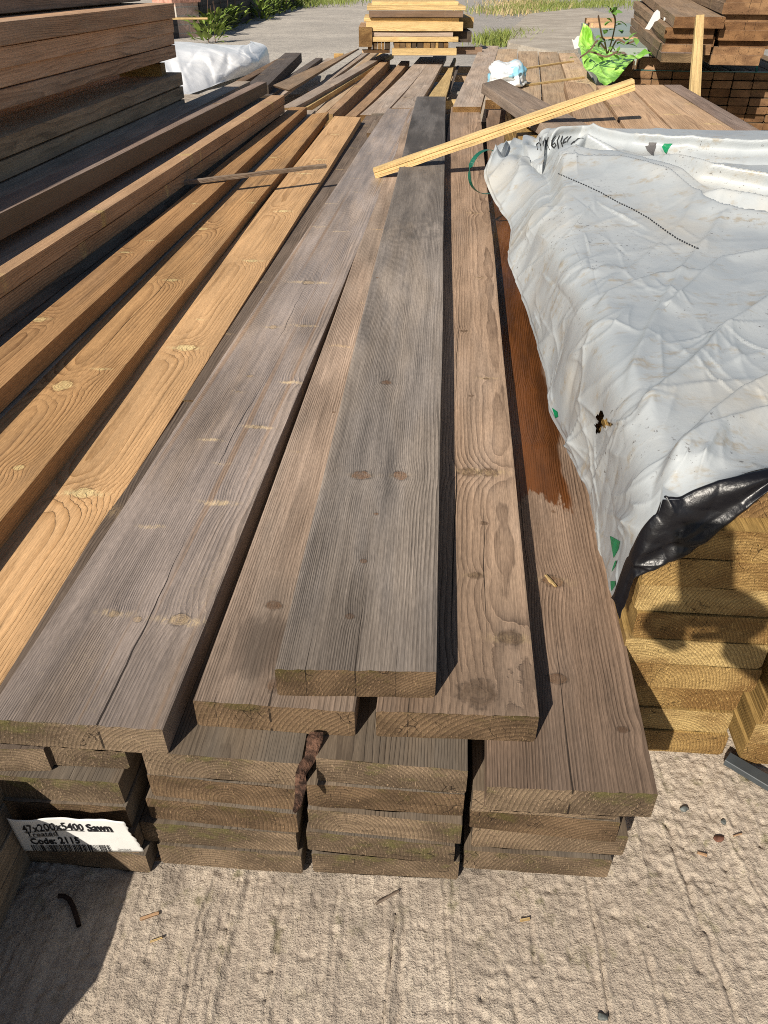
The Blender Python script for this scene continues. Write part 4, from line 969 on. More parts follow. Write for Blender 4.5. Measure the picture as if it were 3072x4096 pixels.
# print on the sheet: dashed line, logo fragments, lettering
M_ink = plain('black_ink', (.035, .035, .035), .5, .3, .1); M_green = plain('green_ink', (.0, .19, .075), .45, .4, .2, 60); M_grey = plain('grey_ink', (.09, .085, .085), .5, .3, .1)
def decal(name, polys, mat, off=.0014, label=None, sub=1):
    bm = bmesh.new()
    for p in polys:
        pts = []
        for i in range(len(p)):
            a, b = p[i], p[(i+1) % len(p)]
            for s in range(sub): pts.append((a[0]+(b[0]-a[0])*s/sub, a[1]+(b[1]-a[1])*s/sub))
        cx_ = sum(q[0] for q in pts)/len(pts); cy_ = sum(q[1] for q in pts)/len(pts)
        rings = []
        ok = True
        for f in (1, .5):
            rr_ = [hit(cx_+(q[0]-cx_)*f, cy_+(q[1]-cy_)*f, off) for q in pts]
            if any(r is None for r in rr_): ok = False
            rings.append(rr_)
        c = hit(cx_, cy_, off)
        if not ok or c is None: continue
        vs0 = [bm.verts.new(v) for v in rings[0]]; vs1 = [bm.verts.new(v) for v in rings[1]]; vc = bm.verts.new(c); n = len(pts)
        for i in range(n):
            j = (i+1) % n
            try:
                bm.faces.new((vs0[i], vs0[j], vs1[j], vs1[i])); bm.faces.new((vs1[i], vs1[j], vc))
            except ValueError: pass
    me = bpy.data.meshes.new(name); bm.to_mesh(me); bm.free()
    o = link(name, me, mat, tarp)
    return o
zq = lambda x, y: (1800+.4822*x, 400+.4822*y)
dash = [(900, 610), (960, 640), (1100, 700), (1250, 770), (1400, 855), (1500, 900), (1659, 990)]
dash = [zq(*p) for p in dash]+[(2272+.4822*x, 400+.4822*y) for x, y in [(690, 1000), (800, 1080), (900, 1150), (1000, 1200), (1090, 1240)]]
polys = []; acc = 0
for i in range(len(dash)-1):
    a, b = dash[i], dash[i+1]; L = math.hypot(b[0]-a[0], b[1]-a[1]); n = max(1, int(L/10)); ux, uy = (b[0]-a[0])/L, (b[1]-a[1])/L
    for k in range(n):
        s0, s1 = k/n, (k+.62)/n; w = 1.7+.25*i*.5
        p = (a[0]+(b[0]-a[0])*s0, a[1]+(b[1]-a[1])*s0); q = (a[0]+(b[0]-a[0])*s1, a[1]+(b[1]-a[1])*s1)
        polys.append([(p[0]-uy*w, p[1]+ux*w), (q[0]-uy*w, q[1]+ux*w), (q[0]+uy*w, q[1]-ux*w), (p[0]+uy*w, p[1]-ux*w)])
decal('printed_dashes', polys, M_ink)
zr = lambda x, y: (2272+.4822*x, 400+.4822*y)
decal('printed_logo', [[zr(*p) for p in [(672, 350), (735, 352), (728, 400), (712, 440), (716, 466), (690, 455), (655, 420), (640, 385), (665, 380)]]], M_grey, label=None, sub=4)
decal('printed_logo', [[zr(*p) for p in [(800, 360), (868, 360), (850, 385), (830, 415), (818, 456), (795, 430), (778, 390)]]], M_green, sub=4)
decal('printed_logo', [[(2272+.4822*x, 1900+.4822*y) for x, y in [(355, 505), (438, 550), (425, 620), (385, 690), (370, 600)]]], M_green, sub=4)
decal('printed_logo', [[(2272+.4822*x, 1900+.4822*y) for x, y in [(398, 712), (412, 712), (400, 760), (368, 808), (378, 770)]]], M_green, sub=3)
decal('printed_logo', [[(2272+.4822*x, 1900+.4822*y) for x, y in [(360, 882), (402, 882), (400, 915), (368, 966), (362, 930)]]], M_green, sub=3)
decal('printed_logo', [[(1536+.926*x, 1024+.926*y) for x, y in [(728, 655), (752, 672), (755, 695), (742, 700)]]], M_green, sub=3)
# lettering on the rolled hem, seen as heavy strokes round the roll
strokes = [[(722, 368), (740, 355), (752, 365), (758, 415)], [(720, 372), (726, 412)], [(790, 318), (775, 365), (790, 415)], [(818, 312), (806, 360), (828, 412)],
           [(870, 302), (845, 335), (840, 375), (865, 400), (880, 380), (870, 360), (848, 372)], [(905, 296), (890, 340), (900, 400)], [(930, 300), (918, 345), (935, 388)],
           [(975, 306), (945, 330), (935, 362), (960, 350)], [(1000, 304), (978, 330), (970, 350)], [(1030, 345), (1005, 370)], [(1056, 328), (1030, 356)], [(1100, 318), (1060, 325)]]
polys = []
for s in strokes:
    for a, b in zip(s[:-1], s[1:]):
        a, b = zq(*a), zq(*b); L = math.hypot(b[0]-a[0], b[1]-a[1])+1e-6; ux, uy = (b[0]-a[0])/L, (b[1]-a[1])/L; w = 1.9
        polys.append([(a[0]-uy*w-ux*2, a[1]+ux*w-uy*2), (b[0]-uy*w+ux*2, b[1]+ux*w+uy*2), (b[0]+uy*w+ux*2, b[1]-ux*w+uy*2), (a[0]+uy*w-ux*2, a[1]-ux*w-uy*2)])
decal('printed_lettering', polys, M_ink, off=.002)
# green strap loop beside the gathered corner
c = atD(1965, 700, 2.95)
pts = []
for k in range(25):
    t = R(70+k*8.6)
    pts.append(atD(1952+78*math.cos(t)-(0), 692-88*math.sin(t)*1.0, 2.92)+Vector((0, .03*math.sin(t*1.5), 0)))
wband('strapping_band', pts, .016, M_dgreen, 'loop of dark green strap sticking out beside the white sheet', up=Vector((.35, .2, 1)))

# ------------------------------------------------------------------ paper label with print
lab = empty('paper_label', (0, 0, 0))
TL, TR, BR_, BL_ = atD(30, 3266, .585), atD(500, 3276, .575), atD(578, 3408, .585), atD(96, 3404, .60)
base = (TL+TR+BR_+BL_)/4
lab.location = base
def LS(u, v):
    p = (TL.lerp(TR, u)).lerp(BL_.lerp(BR_, u), v)
    top = (1-v)
    p = p+Vector((0, 0, (-.009*math.exp(-((u-.58)/.16)**2)+.005*math.exp(-((u-.88)/.16)**2)-.002*u)*top**1.2))
    p = p+Vector((0, -.005*math.sin(u*7.5+.6)*top, 0))
    return p-base
nu, nv = 40, 16
vs = []; fs = []
for j in range(nv+1):
    for i in range(nu+1):
        u, v = i/nu, j/nv
        uu = u
        if i == nu: uu = u+.006*math.sin(j*2.3)-.012*(abs(v-.35) < .1)
        if j == 0: v = v+.006*math.sin(i*.9)
        vs.append(LS(uu, v))
for j in range(nv):
    for i in range(nu):
        a = j*(nu+1)+i; fs.append((a, a+nu+1, a+nu+2, a+1))
o = link('paper_sheet', mesh('paper_sheet', vs, fs), M_white, lab, smooth=True)
sm = o.modifiers.new('thickness', 'SOLIDIFY'); sm.thickness = .0004
tag(lab, 'torn white paper label with black print and a barcode at the foot of the stack', 'label')
M_print = plain('print_black', (.012, .012, .014), .6, .2, .1)
def text_mesh(txt, bold=0.0):
    cu = bpy.data.curves.new('t', 'FONT'); cu.body = txt; cu.size = 1; cu.offset = bold; cu.resolution_u = 3
    ob = bpy.data.objects.new('t', cu); COL.objects.link(ob)
    dg = bpy.context.evaluated_depsgraph_get(); me = bpy.data.meshes.new_from_object(ob.evaluated_get(dg))
    bpy.data.objects.remove(ob); bpy.data.curves.remove(cu)
    return me
def put_text(txt, u0, u1, v0, v1, bold=.02, under=False, shear=0):
    me = text_mesh(txt, bold); co = np.array([v.co[:] for v in me.vertices]); x0, x1 = co[:, 0].min(), co[:, 0].max()
    h = .72
    bm = bmesh.new(); bm.from_mesh(me); bmesh.ops.triangulate(bm, faces=bm.faces)
    nn = Vector((0, -.0012, .0004))
    for v in bm.verts:
        u = u0+(v.co.x-x0)/(x1-x0)*(u1-u0); w = v1+(v0-v1)*(v.co.y/h)
        v.co = LS(u, w)+nn
    me2 = bpy.data.meshes.new('printed_text'); bm.to_mesh(me2); bm.free(); bpy.data.meshes.remove(me)
    polys = []
    return link('printed_text', me2, M_print, lab)
def put_bars(bars, name):
    vs = []; fs = []
    for (u0, u1, v0, v1) in bars:
        m = max(1, int((u1-u0)/.03))
        for i in range(m):
            a = u0+(u1-u0)*i/m; b = u0+(u1-u0)*(i+1)/m; k = len(vs)
            vs += [LS(a, v0)+Vector((0, -.0011, .0003)), LS(a, v1)+Vector((0, -.0011, .0003)), LS(b, v1)+Vector((0, -.0011, .0003)), LS(b, v0)+Vector((0, -.0011, .0003))]
            fs.append((k, k+1, k+2, k+3))
    return link(name, mesh(name, vs, fs), M_print, lab)
put_text('47x200x5400', .10, .59, .13, .34, .012); put_text('Sawn', .62, .85, .13, .34, .03)
put_text('Treated', .11, .36, .36, .49, .012); put_text('Code: 2115', .11, .51, .55, .74, .03)
put_text('limited', .80, .90, .88, .945, .0)
put_bars([(.10, .59, .35, .362), (.62, .855, .35, .362), (.11, .365, .505, .517)], 'printed_underline')
rb = random.Random(5); bars = []; u = .09
while u < .74:
    w = rb.choice([.004, .004, .008, .012]); bars.append((u, u+w, .78, .995)); u += w+rb.choice([.004, .007, .01])
put_bars(bars, 'printed_barcode')

# ------------------------------------------------------------------ small things on the concrete
def stone(name, x, y, r, mat, label, cat='pebble', sq=(1, 1, .7), z=G):
    bm = bmesh.new(); bmesh.ops.create_icosphere(bm, subdivisions=3, radius=1)
    sd = random.uniform(0, 50)
    for v in bm.verts:
        n = vn(v.co.x*1.6+sd, v.co.y*1.6, v.co.z*1.6, 5); k = 1+.28*float(n)
        v.co = Vector((v.co.x*sq[0], v.co.y*sq[1], v.co.z*sq[2]))*r*k
    me = bpy.data.meshes.new(name); bm.to_mesh(me); bm.free()
    o = link(name, me, mat, smooth=True); p = at(x, y, z); o.location = p+Vector((0, 0, r*sq[2]*.55)); o.rotation_euler[2] = random.uniform(0, 6)
    return tag(o, label, cat)
M_stone = plain('dark_pebble', (.10, .11, .105), .6, .4, .4, 90, .001); M_crumb = plain('brown_crumb', (.13, .06, .04), .8, .2, .4, 90)
M_tan_chip = plain('wood_chip', (.42, .26, .11), .7, .2, .3, 60)
stone('pebble', 2735, 3238, .00555, M_stone, 'smooth grey green pebble on the concrete right of the stack', sq=(.8, 1.15, .7))
stone('pebble', 2410, 4070, .0055, M_stone, 'dark pebble at the bottom edge of the picture', sq=(.8, 1.2, .7))
stone('pebble', 1795, 2857, .004, M_stone, 'tiny dark stone in the shadow beside the top board', z=.80)
stone('crumb', 2875, 3357, .006, M_crumb, 'dark red crumb on the concrete right of the grey green pebble', 'crumb', (1.4, .8, .5))
stone('crumb', 2893, 3290, .004, M_stone, 'small black crumb above the dark red crumb', 'crumb')
def chipb(px, py, L, w, az, mat, label):
    p = at(px, py, G-.004)
    straight('wood_chip', p, w*.6, L*.6, .002, W[mat], label, None, az=R(az), bev=.0006, nx=1, wob=.0004).__setitem__('category', 'chip')
for px_, py_, L, w, az, m, lb in [(2080, 3676, .022, .006, 80, 'yellow', 'pale wood chip in the middle of the concrete'), (2932, 3340, .024, .004, 75, 'tan', 'thin red brown splinter at the right of the concrete'),
    (2790, 3405, .022, .006, 110, 'tan', 'orange brown flake below the grey green pebble'), (560, 3668, .04, .008, 70, 'tan', 'brown bark flake by the edge of the shadow'),
    (600, 3762, .026, .004, 70, 'yellow', 'small white chip near the edge of the shadow'), (1500, 3610, .06, .006, 60, 'old', 'grey twig lying near the third pile'), (1610, 3470, .03, .005, 95, 'tan', 'small splinter at the foot of the third pile'),
    (580, 3434, .04, .008, 85, 'tan', 'brown flake right beside the paper label'), (2210, 2350, .03, .008, 150, 'yellow', 'pale shaving on the reddish brown board')]:
    if lb.startswith('pale shaving'):
        p = at(2215, 2345, .799-.004); straight('wood_chip', p, .006, .03, .003, W['yellow'], lb, None, az=R(-22), bev=.0006, nx=1)['category'] = 'chip'
    else: chipb(px_, py_, L, w, az, m, lb)
# curled dark wire in the shade at the left and the metal strip at the right
def tube(name, pts, r, mat, label, cat):
    cu = bpy.data.curves.new(name, 'CURVE'); cu.dimensions = '3D'; cu.bevel_depth = r; cu.bevel_resolution = 2
    s = cu.splines.new('POLY'); s.points.add(len(pts)-1)
    for q, p in zip(s.points, pts): q.co = (*p, 1)
    ob = bpy.data.objects.new(name, cu); COL.objects.link(ob)
    dg = bpy.context.evaluated_depsgraph_get(); me = bpy.data.meshes.new_from_object(ob.evaluated_get(dg)); bpy.data.objects.remove(ob)
    return tag(link(name, me, mat, smooth=True), label, cat)
M_wire = plain('rusty_wire', (.03, .018, .014), .8, .2)
pts = [at(x*.4822, 3200+y*.4822, G-.004) for x, y in [(485, 795), (530, 797), (570, 820), (600, 870), (622, 930), (640, 990), (655, 1045)]]
tube('bent_twig', pts, .0032, M_wire, 'bent dark twig lying in the shadow at the lower left', 'twig')
M_strip = plain('dark_steel', (.05, .06, .068), .35, .5)
a = at(2893, 3058, G-.012); b = at(3190, 3238, G-.012); d = (b-a); w_ = Vector((d.y, -d.x, 0)).normalized()
board('metal_strip', a, a-w_*.022, b, b-w_*.022, .011, M_strip, 'dark grey metal strip on the ground at the foot of the right pack', 'strip', bev=.001, nx=1, rag=0)

# ------------------------------------------------------------------ white wrapped bundle at the left rear
M_wrap = plain('white_wrap', (.80, .81, .82), .3, .5, .04, 8, .004)
def wrapped():
    q = lambda x, y, D: atD(700+.4822*x, .4822*y, D)
    top = [q(-90, 365, 9.3), q(470, 392, 9.3)]
    p00 = at(500, 405, .95); 
    # front-right corner, heights
    fr_b = at(944, 312, 1.03); D1 = fr_b.y
    fr_t = atD(937, 206, D1+.25); fl_t = atD(560, 200, D1-.1); fl_b = atD(600, 430, D1-2.1)
    bk = Vector((.25, 1.6, 0))
    ctl = [[fl_t+Vector((-.9, 1.3, .05)), fl_t, fl_b*.4+fl_t*.6, fl_b],
           [fl_t.lerp(fr_t, .3)+Vector((-.5, 1.2, .02)), fl_t.lerp(fr_t, .3), (fl_b*.45+fl_t*.55).lerp(fr_b*.45+fr_t*.55, .3)+Vector((.02, -.1, 0)), fl_b.lerp(fr_b, .3)],
           [fl_t.lerp(fr_t, .65)+Vector((-.3, 1.2, .0)), fl_t.lerp(fr_t, .65)+Vector((0, 0, .02)), (fl_b*.45+fl_t*.55).lerp(fr_b*.45+fr_t*.55, .65)+Vector((.05, -.12, 0)), fl_b.lerp(fr_b, .65)],
           [fr_t+Vector((-.1, 1.0, .0)), fr_t, fr_b*.5+fr_t*.5+Vector((.07, -.05, 0)), fr_b],
           [fr_t+Vector((0, 1.3, 0)), fr_t+Vector((.12, .5, -.03)), fr_b*.5+fr_t*.5+Vector((.2, .5, 0)), fr_b+Vector((.15, .6, 0))],
           [fr_t+Vector((-.1, 2, -.02)), fr_t+Vector((.15, 1.6, -.04)), fr_b*.5+fr_t*.5+Vector((.2, 1.6, 0)), fr_b+Vector((.2, 1.7, 0))]]
    A = cr(cr(np.array([[tuple(p) for p in r] for r in ctl]), 120, 0), 90, 1)
    gv, gu = np.meshgrid(np.linspace(0, 1, 90), np.linspace(0, 2.2, 120)); w = .03*vn(gu*3, gv*2, 0, 4); r = np.random.default_rng(3)
    for _ in range(70):
        th = r.normal(.5, .7); L = r.uniform(.2, .8); s_ = (gu-r.uniform(0, 2.2))*math.sin(th)+(gv-r.uniform(0, 1))*math.cos(th); d = (gu-r.uniform(0, 2.2))*math.cos(th)-(gv-r.uniform(0, 1))*math.sin(th)
        w = w+r.choice([1, -1])*r.uniform(.015, .05)*np.clip(1-np.abs(s_)/(L/2), 0, 1)**.6*np.where(d > 0, np.exp(-np.abs(d)/.03), np.exp(-np.abs(d)/.15))
    A[..., 1] -= w; A[..., 2] += w*.25
    I = np.arange(120*90).reshape(120, 90); Fb = np.stack([I[:-1, :-1], I[:-1, 1:], I[1:, 1:], I[1:, :-1]], -1).reshape(-1, 4)
    o = grid_mesh('wrapped_bundle', A.reshape(-1, 3), Fb, M_wrap)
    tag(o, 'white plastic wrapped bundle on the gravel behind the tall left stack', 'bundle')
wrapped()

# crumpled bag near the loose plank
g = T('bag_plastic'); P = g.obj(); n = g.noise(P, 9, 2)
M_bag = g.fin(g.mix(g.step(n, .52, .6), (.66, .68, .68), (.25, .52, .66)), .35, .5)
def crumple(name, c, rx, ry, rz, mat, label, cat, seed, res=5):
    bm = bmesh.new(); bmesh.ops.create_icosphere(bm, subdivisions=res, radius=1)
    P_ = np.array([v.co[:] for v in bm.verts])
    k = 1+.28*(1-2*np.abs(vn(P_[:, 0]*1.7+seed, P_[:, 1]*1.7, P_[:, 2]*1.7, seed)))+.12*(1-2*np.abs(vn(P_[:, 0]*4+seed, P_[:, 1]*4, P_[:, 2]*4, seed+1)))
    for v, kk in zip(bm.verts, k): v.co = Vector((v.co.x*rx, v.co.y*ry, max(v.co.z*rz, -.35*rz)))*float(kk)
    me = bpy.data.meshes.new(name); bm.to_mesh(me); bm.free()
    o = link(name, me, mat, smooth=True); o.location = c
    return tag(o, label, cat)
pb = at(2024, 345, .60)
crumple('plastic_bag', pb+Vector((.0, .02, .045)), .10, .15, .085, M_bag, 'crumpled white and blue plastic bag behind the loose plank', 'bag', 13)
# ------------------------------------------------------------------ lime green film with leaves
g = T('lime_film'); P = g.obj(); n = g.noise(g.scale(P, (16, 5, 5)), 1, 4, .7)
M_lime = g.fin(g.mix(g.step(n, .38, .62), (.17, .40, .03), (.50, .88, .18)), .35, .5, g.bump(n, .01))
g = T('pale_green_film'); P = g.obj(); n = g.noise(P, 6, 3)
M_pg = g.fin(g.mix(n, (.22, .27, .23), (.35, .40, .35)), .4, .4)
def film():
    q = lambda x, y, z: atD(*zz(x, y), min(6.6, 5.2+(722-y)*.0042))
    ctl = [[q(262, 205, .60), q(245, 260, .66), q(225, 330, .72), q(215, 400, .80)],
           [q(330, 290, .60), q(300, 380, .63), q(270, 450, .66), q(255, 500, .70)],
           [q(400, 380, .58), q(370, 470, .60), q(330, 560, .60), q(310, 590, .61)],
           [q(470, 440, .56), q(440, 530, .56), q(400, 620, .565), q(360, 680, .575)],
           [q(560, 490, .54), q(520, 570, .545), q(470, 650, .55), q(400, 722, .56)],
           [q(660, 470, .53), q(610, 500, .535), q(560, 540, .54), q(500, 690, .56)],
           [q(760, 435, .53), q(765, 455, .53), q(765, 470, .535), q(700, 490, .54)],
           [q(830, 450, .53), q(830, 460, .53), q(830, 468, .535), q(815, 472, .54)]]
    A = cr(cr(np.array([[tuple(p) for p in r] for r in ctl]), 110, 0), 70, 1)
    w = .03*(1-2*np.abs(vn(A[..., 0]*9, A[..., 1]*2+A[..., 2]*6, 0, 15)))+.012*vn(A[..., 0]*30, A[..., 1]*7, 0, 17)
    A[..., 2] += .6*w+.01; A[..., 1] -= w+.05
    I = np.arange(110*70).reshape(110, 70); Fb = np.stack([I[:-1, :-1], I[:-1, 1:], I[1:, 1:], I[1:, :-1]], -1).reshape(-1, 4)
    o = grid_mesh('green_film', A.reshape(-1, 3), Fb, M_lime); tag(o, 'lime green plastic film hanging over the rear bundle', 'plastic film')
film()
# low bundle under pale green film
p = atD(*zz(600, 470), 6.6)
straight('wrapped_bundle', atD(*zz(470, 395), 6.7), .55, 3.4, .28, M_pg, 'low bundle under pale green film behind the lime green film', None, az=R(9), nx=3, wob=.01)['category'] = 'bundle'
for k in range(3):
    p = atD(*zz(560+8*k-18, 505+62*k), 5.95)+Vector((0, .05*k, 0))
    straight('narrow_board', p, .13, 2.6, .05, 'purple', 'grey brown board end left of the strapped rear pack, %s from the top' % ORD[k], 'boards beside the strapped rear pack', az=R(9), nx=2)

# ------------------------------------------------------------------ plants
def leafmat(name, a, b):
    g = T(name); oi = g.n('ShaderNodeAttribute'); oi.attribute_name = 'tint'; 
    n = g.noise(g.obj(), 14, 2)
    c = g.mix(g.M('ADD', g.M('MULTIPLY', n, .6), g.M('MULTIPLY', oi.outputs['Fac'], .6), clamp=True), a, b)
    m = g.fin(c, .5, .35); g.b.inputs['Transmission Weight'].default_value = 0
    return m
M_leaf = leafmat('weed_leaf', (.045, .09, .015), (.20, .27, .05)); M_leaf2 = leafmat('bramble_leaf', (.05, .13, .025), (.18, .33, .07))
M_stem = plain('dry_stem', (.16, .10, .07), .8, .2); M_grass = leafmat('grass_blade', (.07, .13, .02), (.25, .27, .07)); M_dry = leafmat('dry_grass', (.30, .22, .10), (.50, .40, .22))
def leaves(name, specs, mat, parent=None):
    """specs: (position, direction, length, width)"""
    vs = []; fs = []; tint = []
    for (p, d, L, w) in specs:
        d = d.normalized(); s = d.cross(Vector((random.uniform(-.3, .3), random.uniform(-.3, .3), 1)))
        s = s.normalized() if s.length > 1e-3 else Vector((1, 0, 0)); up = s.cross(d)
        k = len(vs); t = random.random()
        for (a, b, c) in ((0, .0, 0), (.35, -.5, .06), (.35, .5, .06), (.7, -.38, .05), (.7, .38, .05), (1, 0, -.12), (.35, 0, 0), (.7, 0, -.03)):
            vs.append(p+d*L*a+s*w*b+up*L*c)
        fs += [(k, k+6, k+1), (k, k+2, k+6), (k+1, k+6, k+7, k+3), (k+6, k+2, k+4, k+7), (k+3, k+7, k+5), (k+7, k+4, k+5)]
        tint += [t]*8
    me = mesh(name, vs, fs); at_ = me.attributes.new('tint', 'FLOAT', 'POINT'); at_.data.foreach_set('value', tint)
    return link(name, me, mat, parent, smooth=True)
def weed(loc, n, h, r, label, L=(.14, .26)):
    root = empty('weed_plant', loc); sp_ = []
    for k in range(n):
        a = random.uniform(0, 6.28); q = random.random()**.6*r; z = random.random()*h
        p = Vector((math.cos(a)*q*.7, math.sin(a)*q*.7, z*.8)); d = Vector((math.cos(a), math.sin(a), random.uniform(.1, 1.3)))
        l_ = random.uniform(*L); sp_.append((p, d, l_, l_*random.uniform(.3, .5)))
    leaves('leaves', sp_, M_leaf, root)
    vs = []; fs = []
    for k in range(random.randint(2, 4)):
        a = random.uniform(0, 6.28); b0 = Vector((math.cos(a)*r*.3, math.sin(a)*r*.3, 0)); t0 = b0+Vector((random.uniform(-.1, .1), random.uniform(-.1, .1), h*random.uniform(1.2, 1.9))); w = .009
        i = len(vs)
        vs += [b0+Vector((w, 0, 0)), b0+Vector((-w/2, w, 0)), b0+Vector((-w/2, -w, 0)), t0+Vector((w*.4, 0, 0)), t0+Vector((-w*.2, w*.4, 0)), t0+Vector((-w*.2, -w*.4, 0))]
        fs += [(i, i+1, i+4, i+3), (i+1, i+2, i+5, i+4), (i+2, i, i+3, i+5), (i+3, i+4, i+5)]
    link('dead_stem', mesh('dead_stem', vs, fs), M_stem, root)
    tag(root, label, 'weed', 'leafy weeds along the brick wall')
wl = [(838, 160, 'broad-leaved weed at the foot of the brick pier, nearest the white bundle'), (850, 128, 'weed clump just right of the brick pier'), (895, 108, 'leafy weed second along the dark brick wall'), (935, 95, 'tall-stalked weed in the middle of the dark wall'),
      (968, 72, 'small weed by the dark wall left of the bigger bush'), (1045, 75, 'bushy weed on the gravel edge'), (1085, 60, 'weed right of the bushy one on the gravel edge'), (1130, 45, 'dense weed far along the wall'), (1180, 30, 'weed near the far end of the wall'), (1230, 22, 'last weed at the far end of the wall')]
for i, (x, y, lb) in enumerate(wl):
    p = at(x, y, G+.02); s = 1+.02*p.y
    weed(Vector((p.x, p.y, -.05)), 90, .46 if i not in (4,) else .25, .46, lb)
def tuft(name, pts, h, mat, label, n, spread, cat='grass', kind='stuff'):
    vs = []; fs = []; tint = []
    for _ in range(n):
        c = random.choice(pts); p = Vector((c.x+random.gauss(0, spread), c.y+random.gauss(0, spread*1.6), 0 if c.z > -.2 else c.z)); p.z = -.03
        hh = h*random.uniform(.4, 1.1); a = random.uniform(0, 6.28); w = .012; b = Vector((math.cos(a), math.sin(a), 0)); l_ = Vector((random.gauss(0, .3), random.gauss(0, .3), 1))*hh
        k = len(vs); vs += [p-b*w, p+b*w, p+l_*.6+b*w*.6, p+l_*.6-b*w*.6, p+l_+Vector((l_.x*.5, l_.y*.5, -.05*hh))]; fs += [(k, k+1, k+2, k+3), (k+3, k+2, k+4)]
        tint += [random.random()]*5
    me = mesh(name, vs, fs); at_ = me.attributes.new('tint', 'FLOAT', 'POINT'); at_.data.foreach_set('value', tint)
    o = link(name, me, mat); tag(o, label, cat, kind=kind)
tuft('grass', [at(x, y, G) for x, y in [(1960, 165), (2000, 160), (2045, 165), (2075, 150), (2020, 178)]], .22, M_grass, 'green grass patch in front of the worn concrete slab', 900, .2)
tuft('grass', [at(x, y, G) for x, y in [(2010, 45), (2100, 40), (2160, 25), (2220, 28), (2300, 22), (2380, 20), (2440, 10), (2130, 10)]], .24, M_grass, 'long green grass at the top right beyond the slab', 3000, .7)
tuft('dry_grass', [at(x, y, G) for x, y in [(2030, 50), (2080, 28), (2120, 22), (2060, 12)]], .24, M_dry, 'straw coloured dry grass at the top right', 1300, .6)
tuft('grass', [at(x, y, G) for x, y in [(1320, 12), (1260, 8), (1360, 2), (1180, 22)]], .35, M_grass, 'grass far along the gravel track at the top', 900, .7)
# bramble over the green film
def bramble():
    root = empty('bramble_plant', atD(*zz(480, 420), 5.9)); sp_ = []; o0 = root.location
    stems = [[(480, 440), (520, 300), (540, 160), (500, 70)], [(480, 440), (400, 340), (330, 420), (250, 480)], [(500, 430), (560, 330), (640, 360), (700, 340)], [(470, 440), (450, 330), (430, 300), (400, 130)], [(320, 420), (380, 440), (470, 470), (560, 430)]]
    tubes = []
    for s in stems:
        pts = [atD(*zz(*p), 5.9-.1*i)-o0 for i, p in enumerate(s)]
        P_ = cr(np.array([[tuple(p)] for p in pts]), 16, 0)[:, 0]
        tubes.append(P_)
        for k in range(2, 16):
            for _ in range(2 if random.random() < .3 else 0):
                d = Vector((random.gauss(0, 1), random.gauss(-.4, .8), random.gauss(.1, .5))); L = random.uniform(.04, .075)
                sp_.append((Vector(P_[k])+Vector((random.gauss(0, .03), random.gauss(0, .03), random.gauss(0, .03))), d, L, L*.65))
    leaves('leaves', sp_, M_leaf2, root)
    vs = []; fs = []
    for P_ in tubes:
        for i, p in enumerate(P_):
            w = .006
            vs += [Vector(p)+Vector((w, 0, 0)), Vector(p)+Vector((-w*.5, 0, w)), Vector(p)+Vector((-w*.5, 0, -w))]
            if i:
                a = len(vs)-6
                for k in range(3): fs.append((a+k, a+(k+1) % 3, a+3+(k+1) % 3, a+3+k))
    link('stem', mesh('stem', vs, fs), M_stem, root)
    tag(root, 'bramble shoot with dark green leaves growing over the lime green film', 'bramble')
bramble()

# ------------------------------------------------------------------ brick wall at the left rear
def brick_mat(name, a, b, mortar, sx=1):
    g = T(name); P = g.obj(); x, y, z = g.sep(P)
    br = g.n('ShaderNodeTexBrick'); g.l(g.xyz(g.M('ADD', x, y), z, 0), br.inputs['Vector'])
    br.inputs['Scale'].default_value = 1; br.inputs['Brick Width'].default_value = .45; br.inputs['Row Height'].default_value = .15; br.inputs['Mortar Size'].default_value = .012
    br.inputs['Color1'].default_value = (*a, 1); br.inputs['Color2'].default_value = (*b, 1); br.inputs['Mortar'].default_value = (*mortar, 1)
    n = g.noise(P, 6, 4, .7)
    c = g.mix(g.M('MULTIPLY', g.step(n, .45, .65), .5), br.outputs['Color'], tuple(v*.5 for v in a))
    return g.fin(c, .9, .2, g.bump(g.M('ADD', n, br.outputs['Fac']), .01))
M_wall = brick_mat('dark_block_wall', (.085, .08, .078), (.06, .057, .06), (.045, .04, .04)); M_pier = brick_mat('rosy_brick', (.55, .38, .30), (.45, .34, .28), (.45, .41, .36))
M_cap = plain('broken_cap', (.46, .24, .18), .9, .2, .3, 12, .02)
wall = empty('brick_wall', at(762, 128, G))
def box_pts(name, a, b, w, z0, z1, mat, parent, top_noise=0):
    d = (b-a); L = d.length; d.normalize(); s = Vector((-d.y, d.x, 0))*w
    n = max(2, int(L/.5)); vs = []; fs = []
    for i in range(n+1):
        p = a+d*L*i/n; zt = z1+random.uniform(-1, 1)*top_noise
        vs += [p+Vector((0, 0, z0)), p+Vector((0, 0, zt)), p+s+Vector((0, 0, zt+random.uniform(-1, 1)*top_noise)), p+s+Vector((0, 0, z0))]
        if i:
            k = (i-1)*4
            for j in range(4): fs.append((k+j, k+(j+1) % 4, k+4+(j+1) % 4, k+4+j))
    fs += [(3, 2, 1, 0), (n*4, n*4+1, n*4+2, n*4+3)]
    me = mesh(name, vs, fs); bm = bmesh.new(); bm.from_mesh(me); bmesh.ops.recalc_face_normals(bm, faces=bm.faces); bm.to_mesh(me); bm.free()
    return link(name, me, mat, parent)
wb = at(806, 128, G); we = at(1250, 2, G); o0 = wall.location.copy(); o0.z = 0; wall.location = o0
loc = lambda p: Vector((p.x-o0.x, p.y-o0.y, 0))
da = (loc(we)-loc(wb)).normalized()
box_pts('wall_face', loc(wb)+da*.1, loc(we), .25, -.1, .62, M_wall, wall, .03)
pier_a = at(715, 150, G); 
box_pts('pier', loc(at(716, 135, G)), loc(at(804, 128, G))+Vector((.0, 0, 0)), .55, -.1, .52, M_pier, wall, .02)
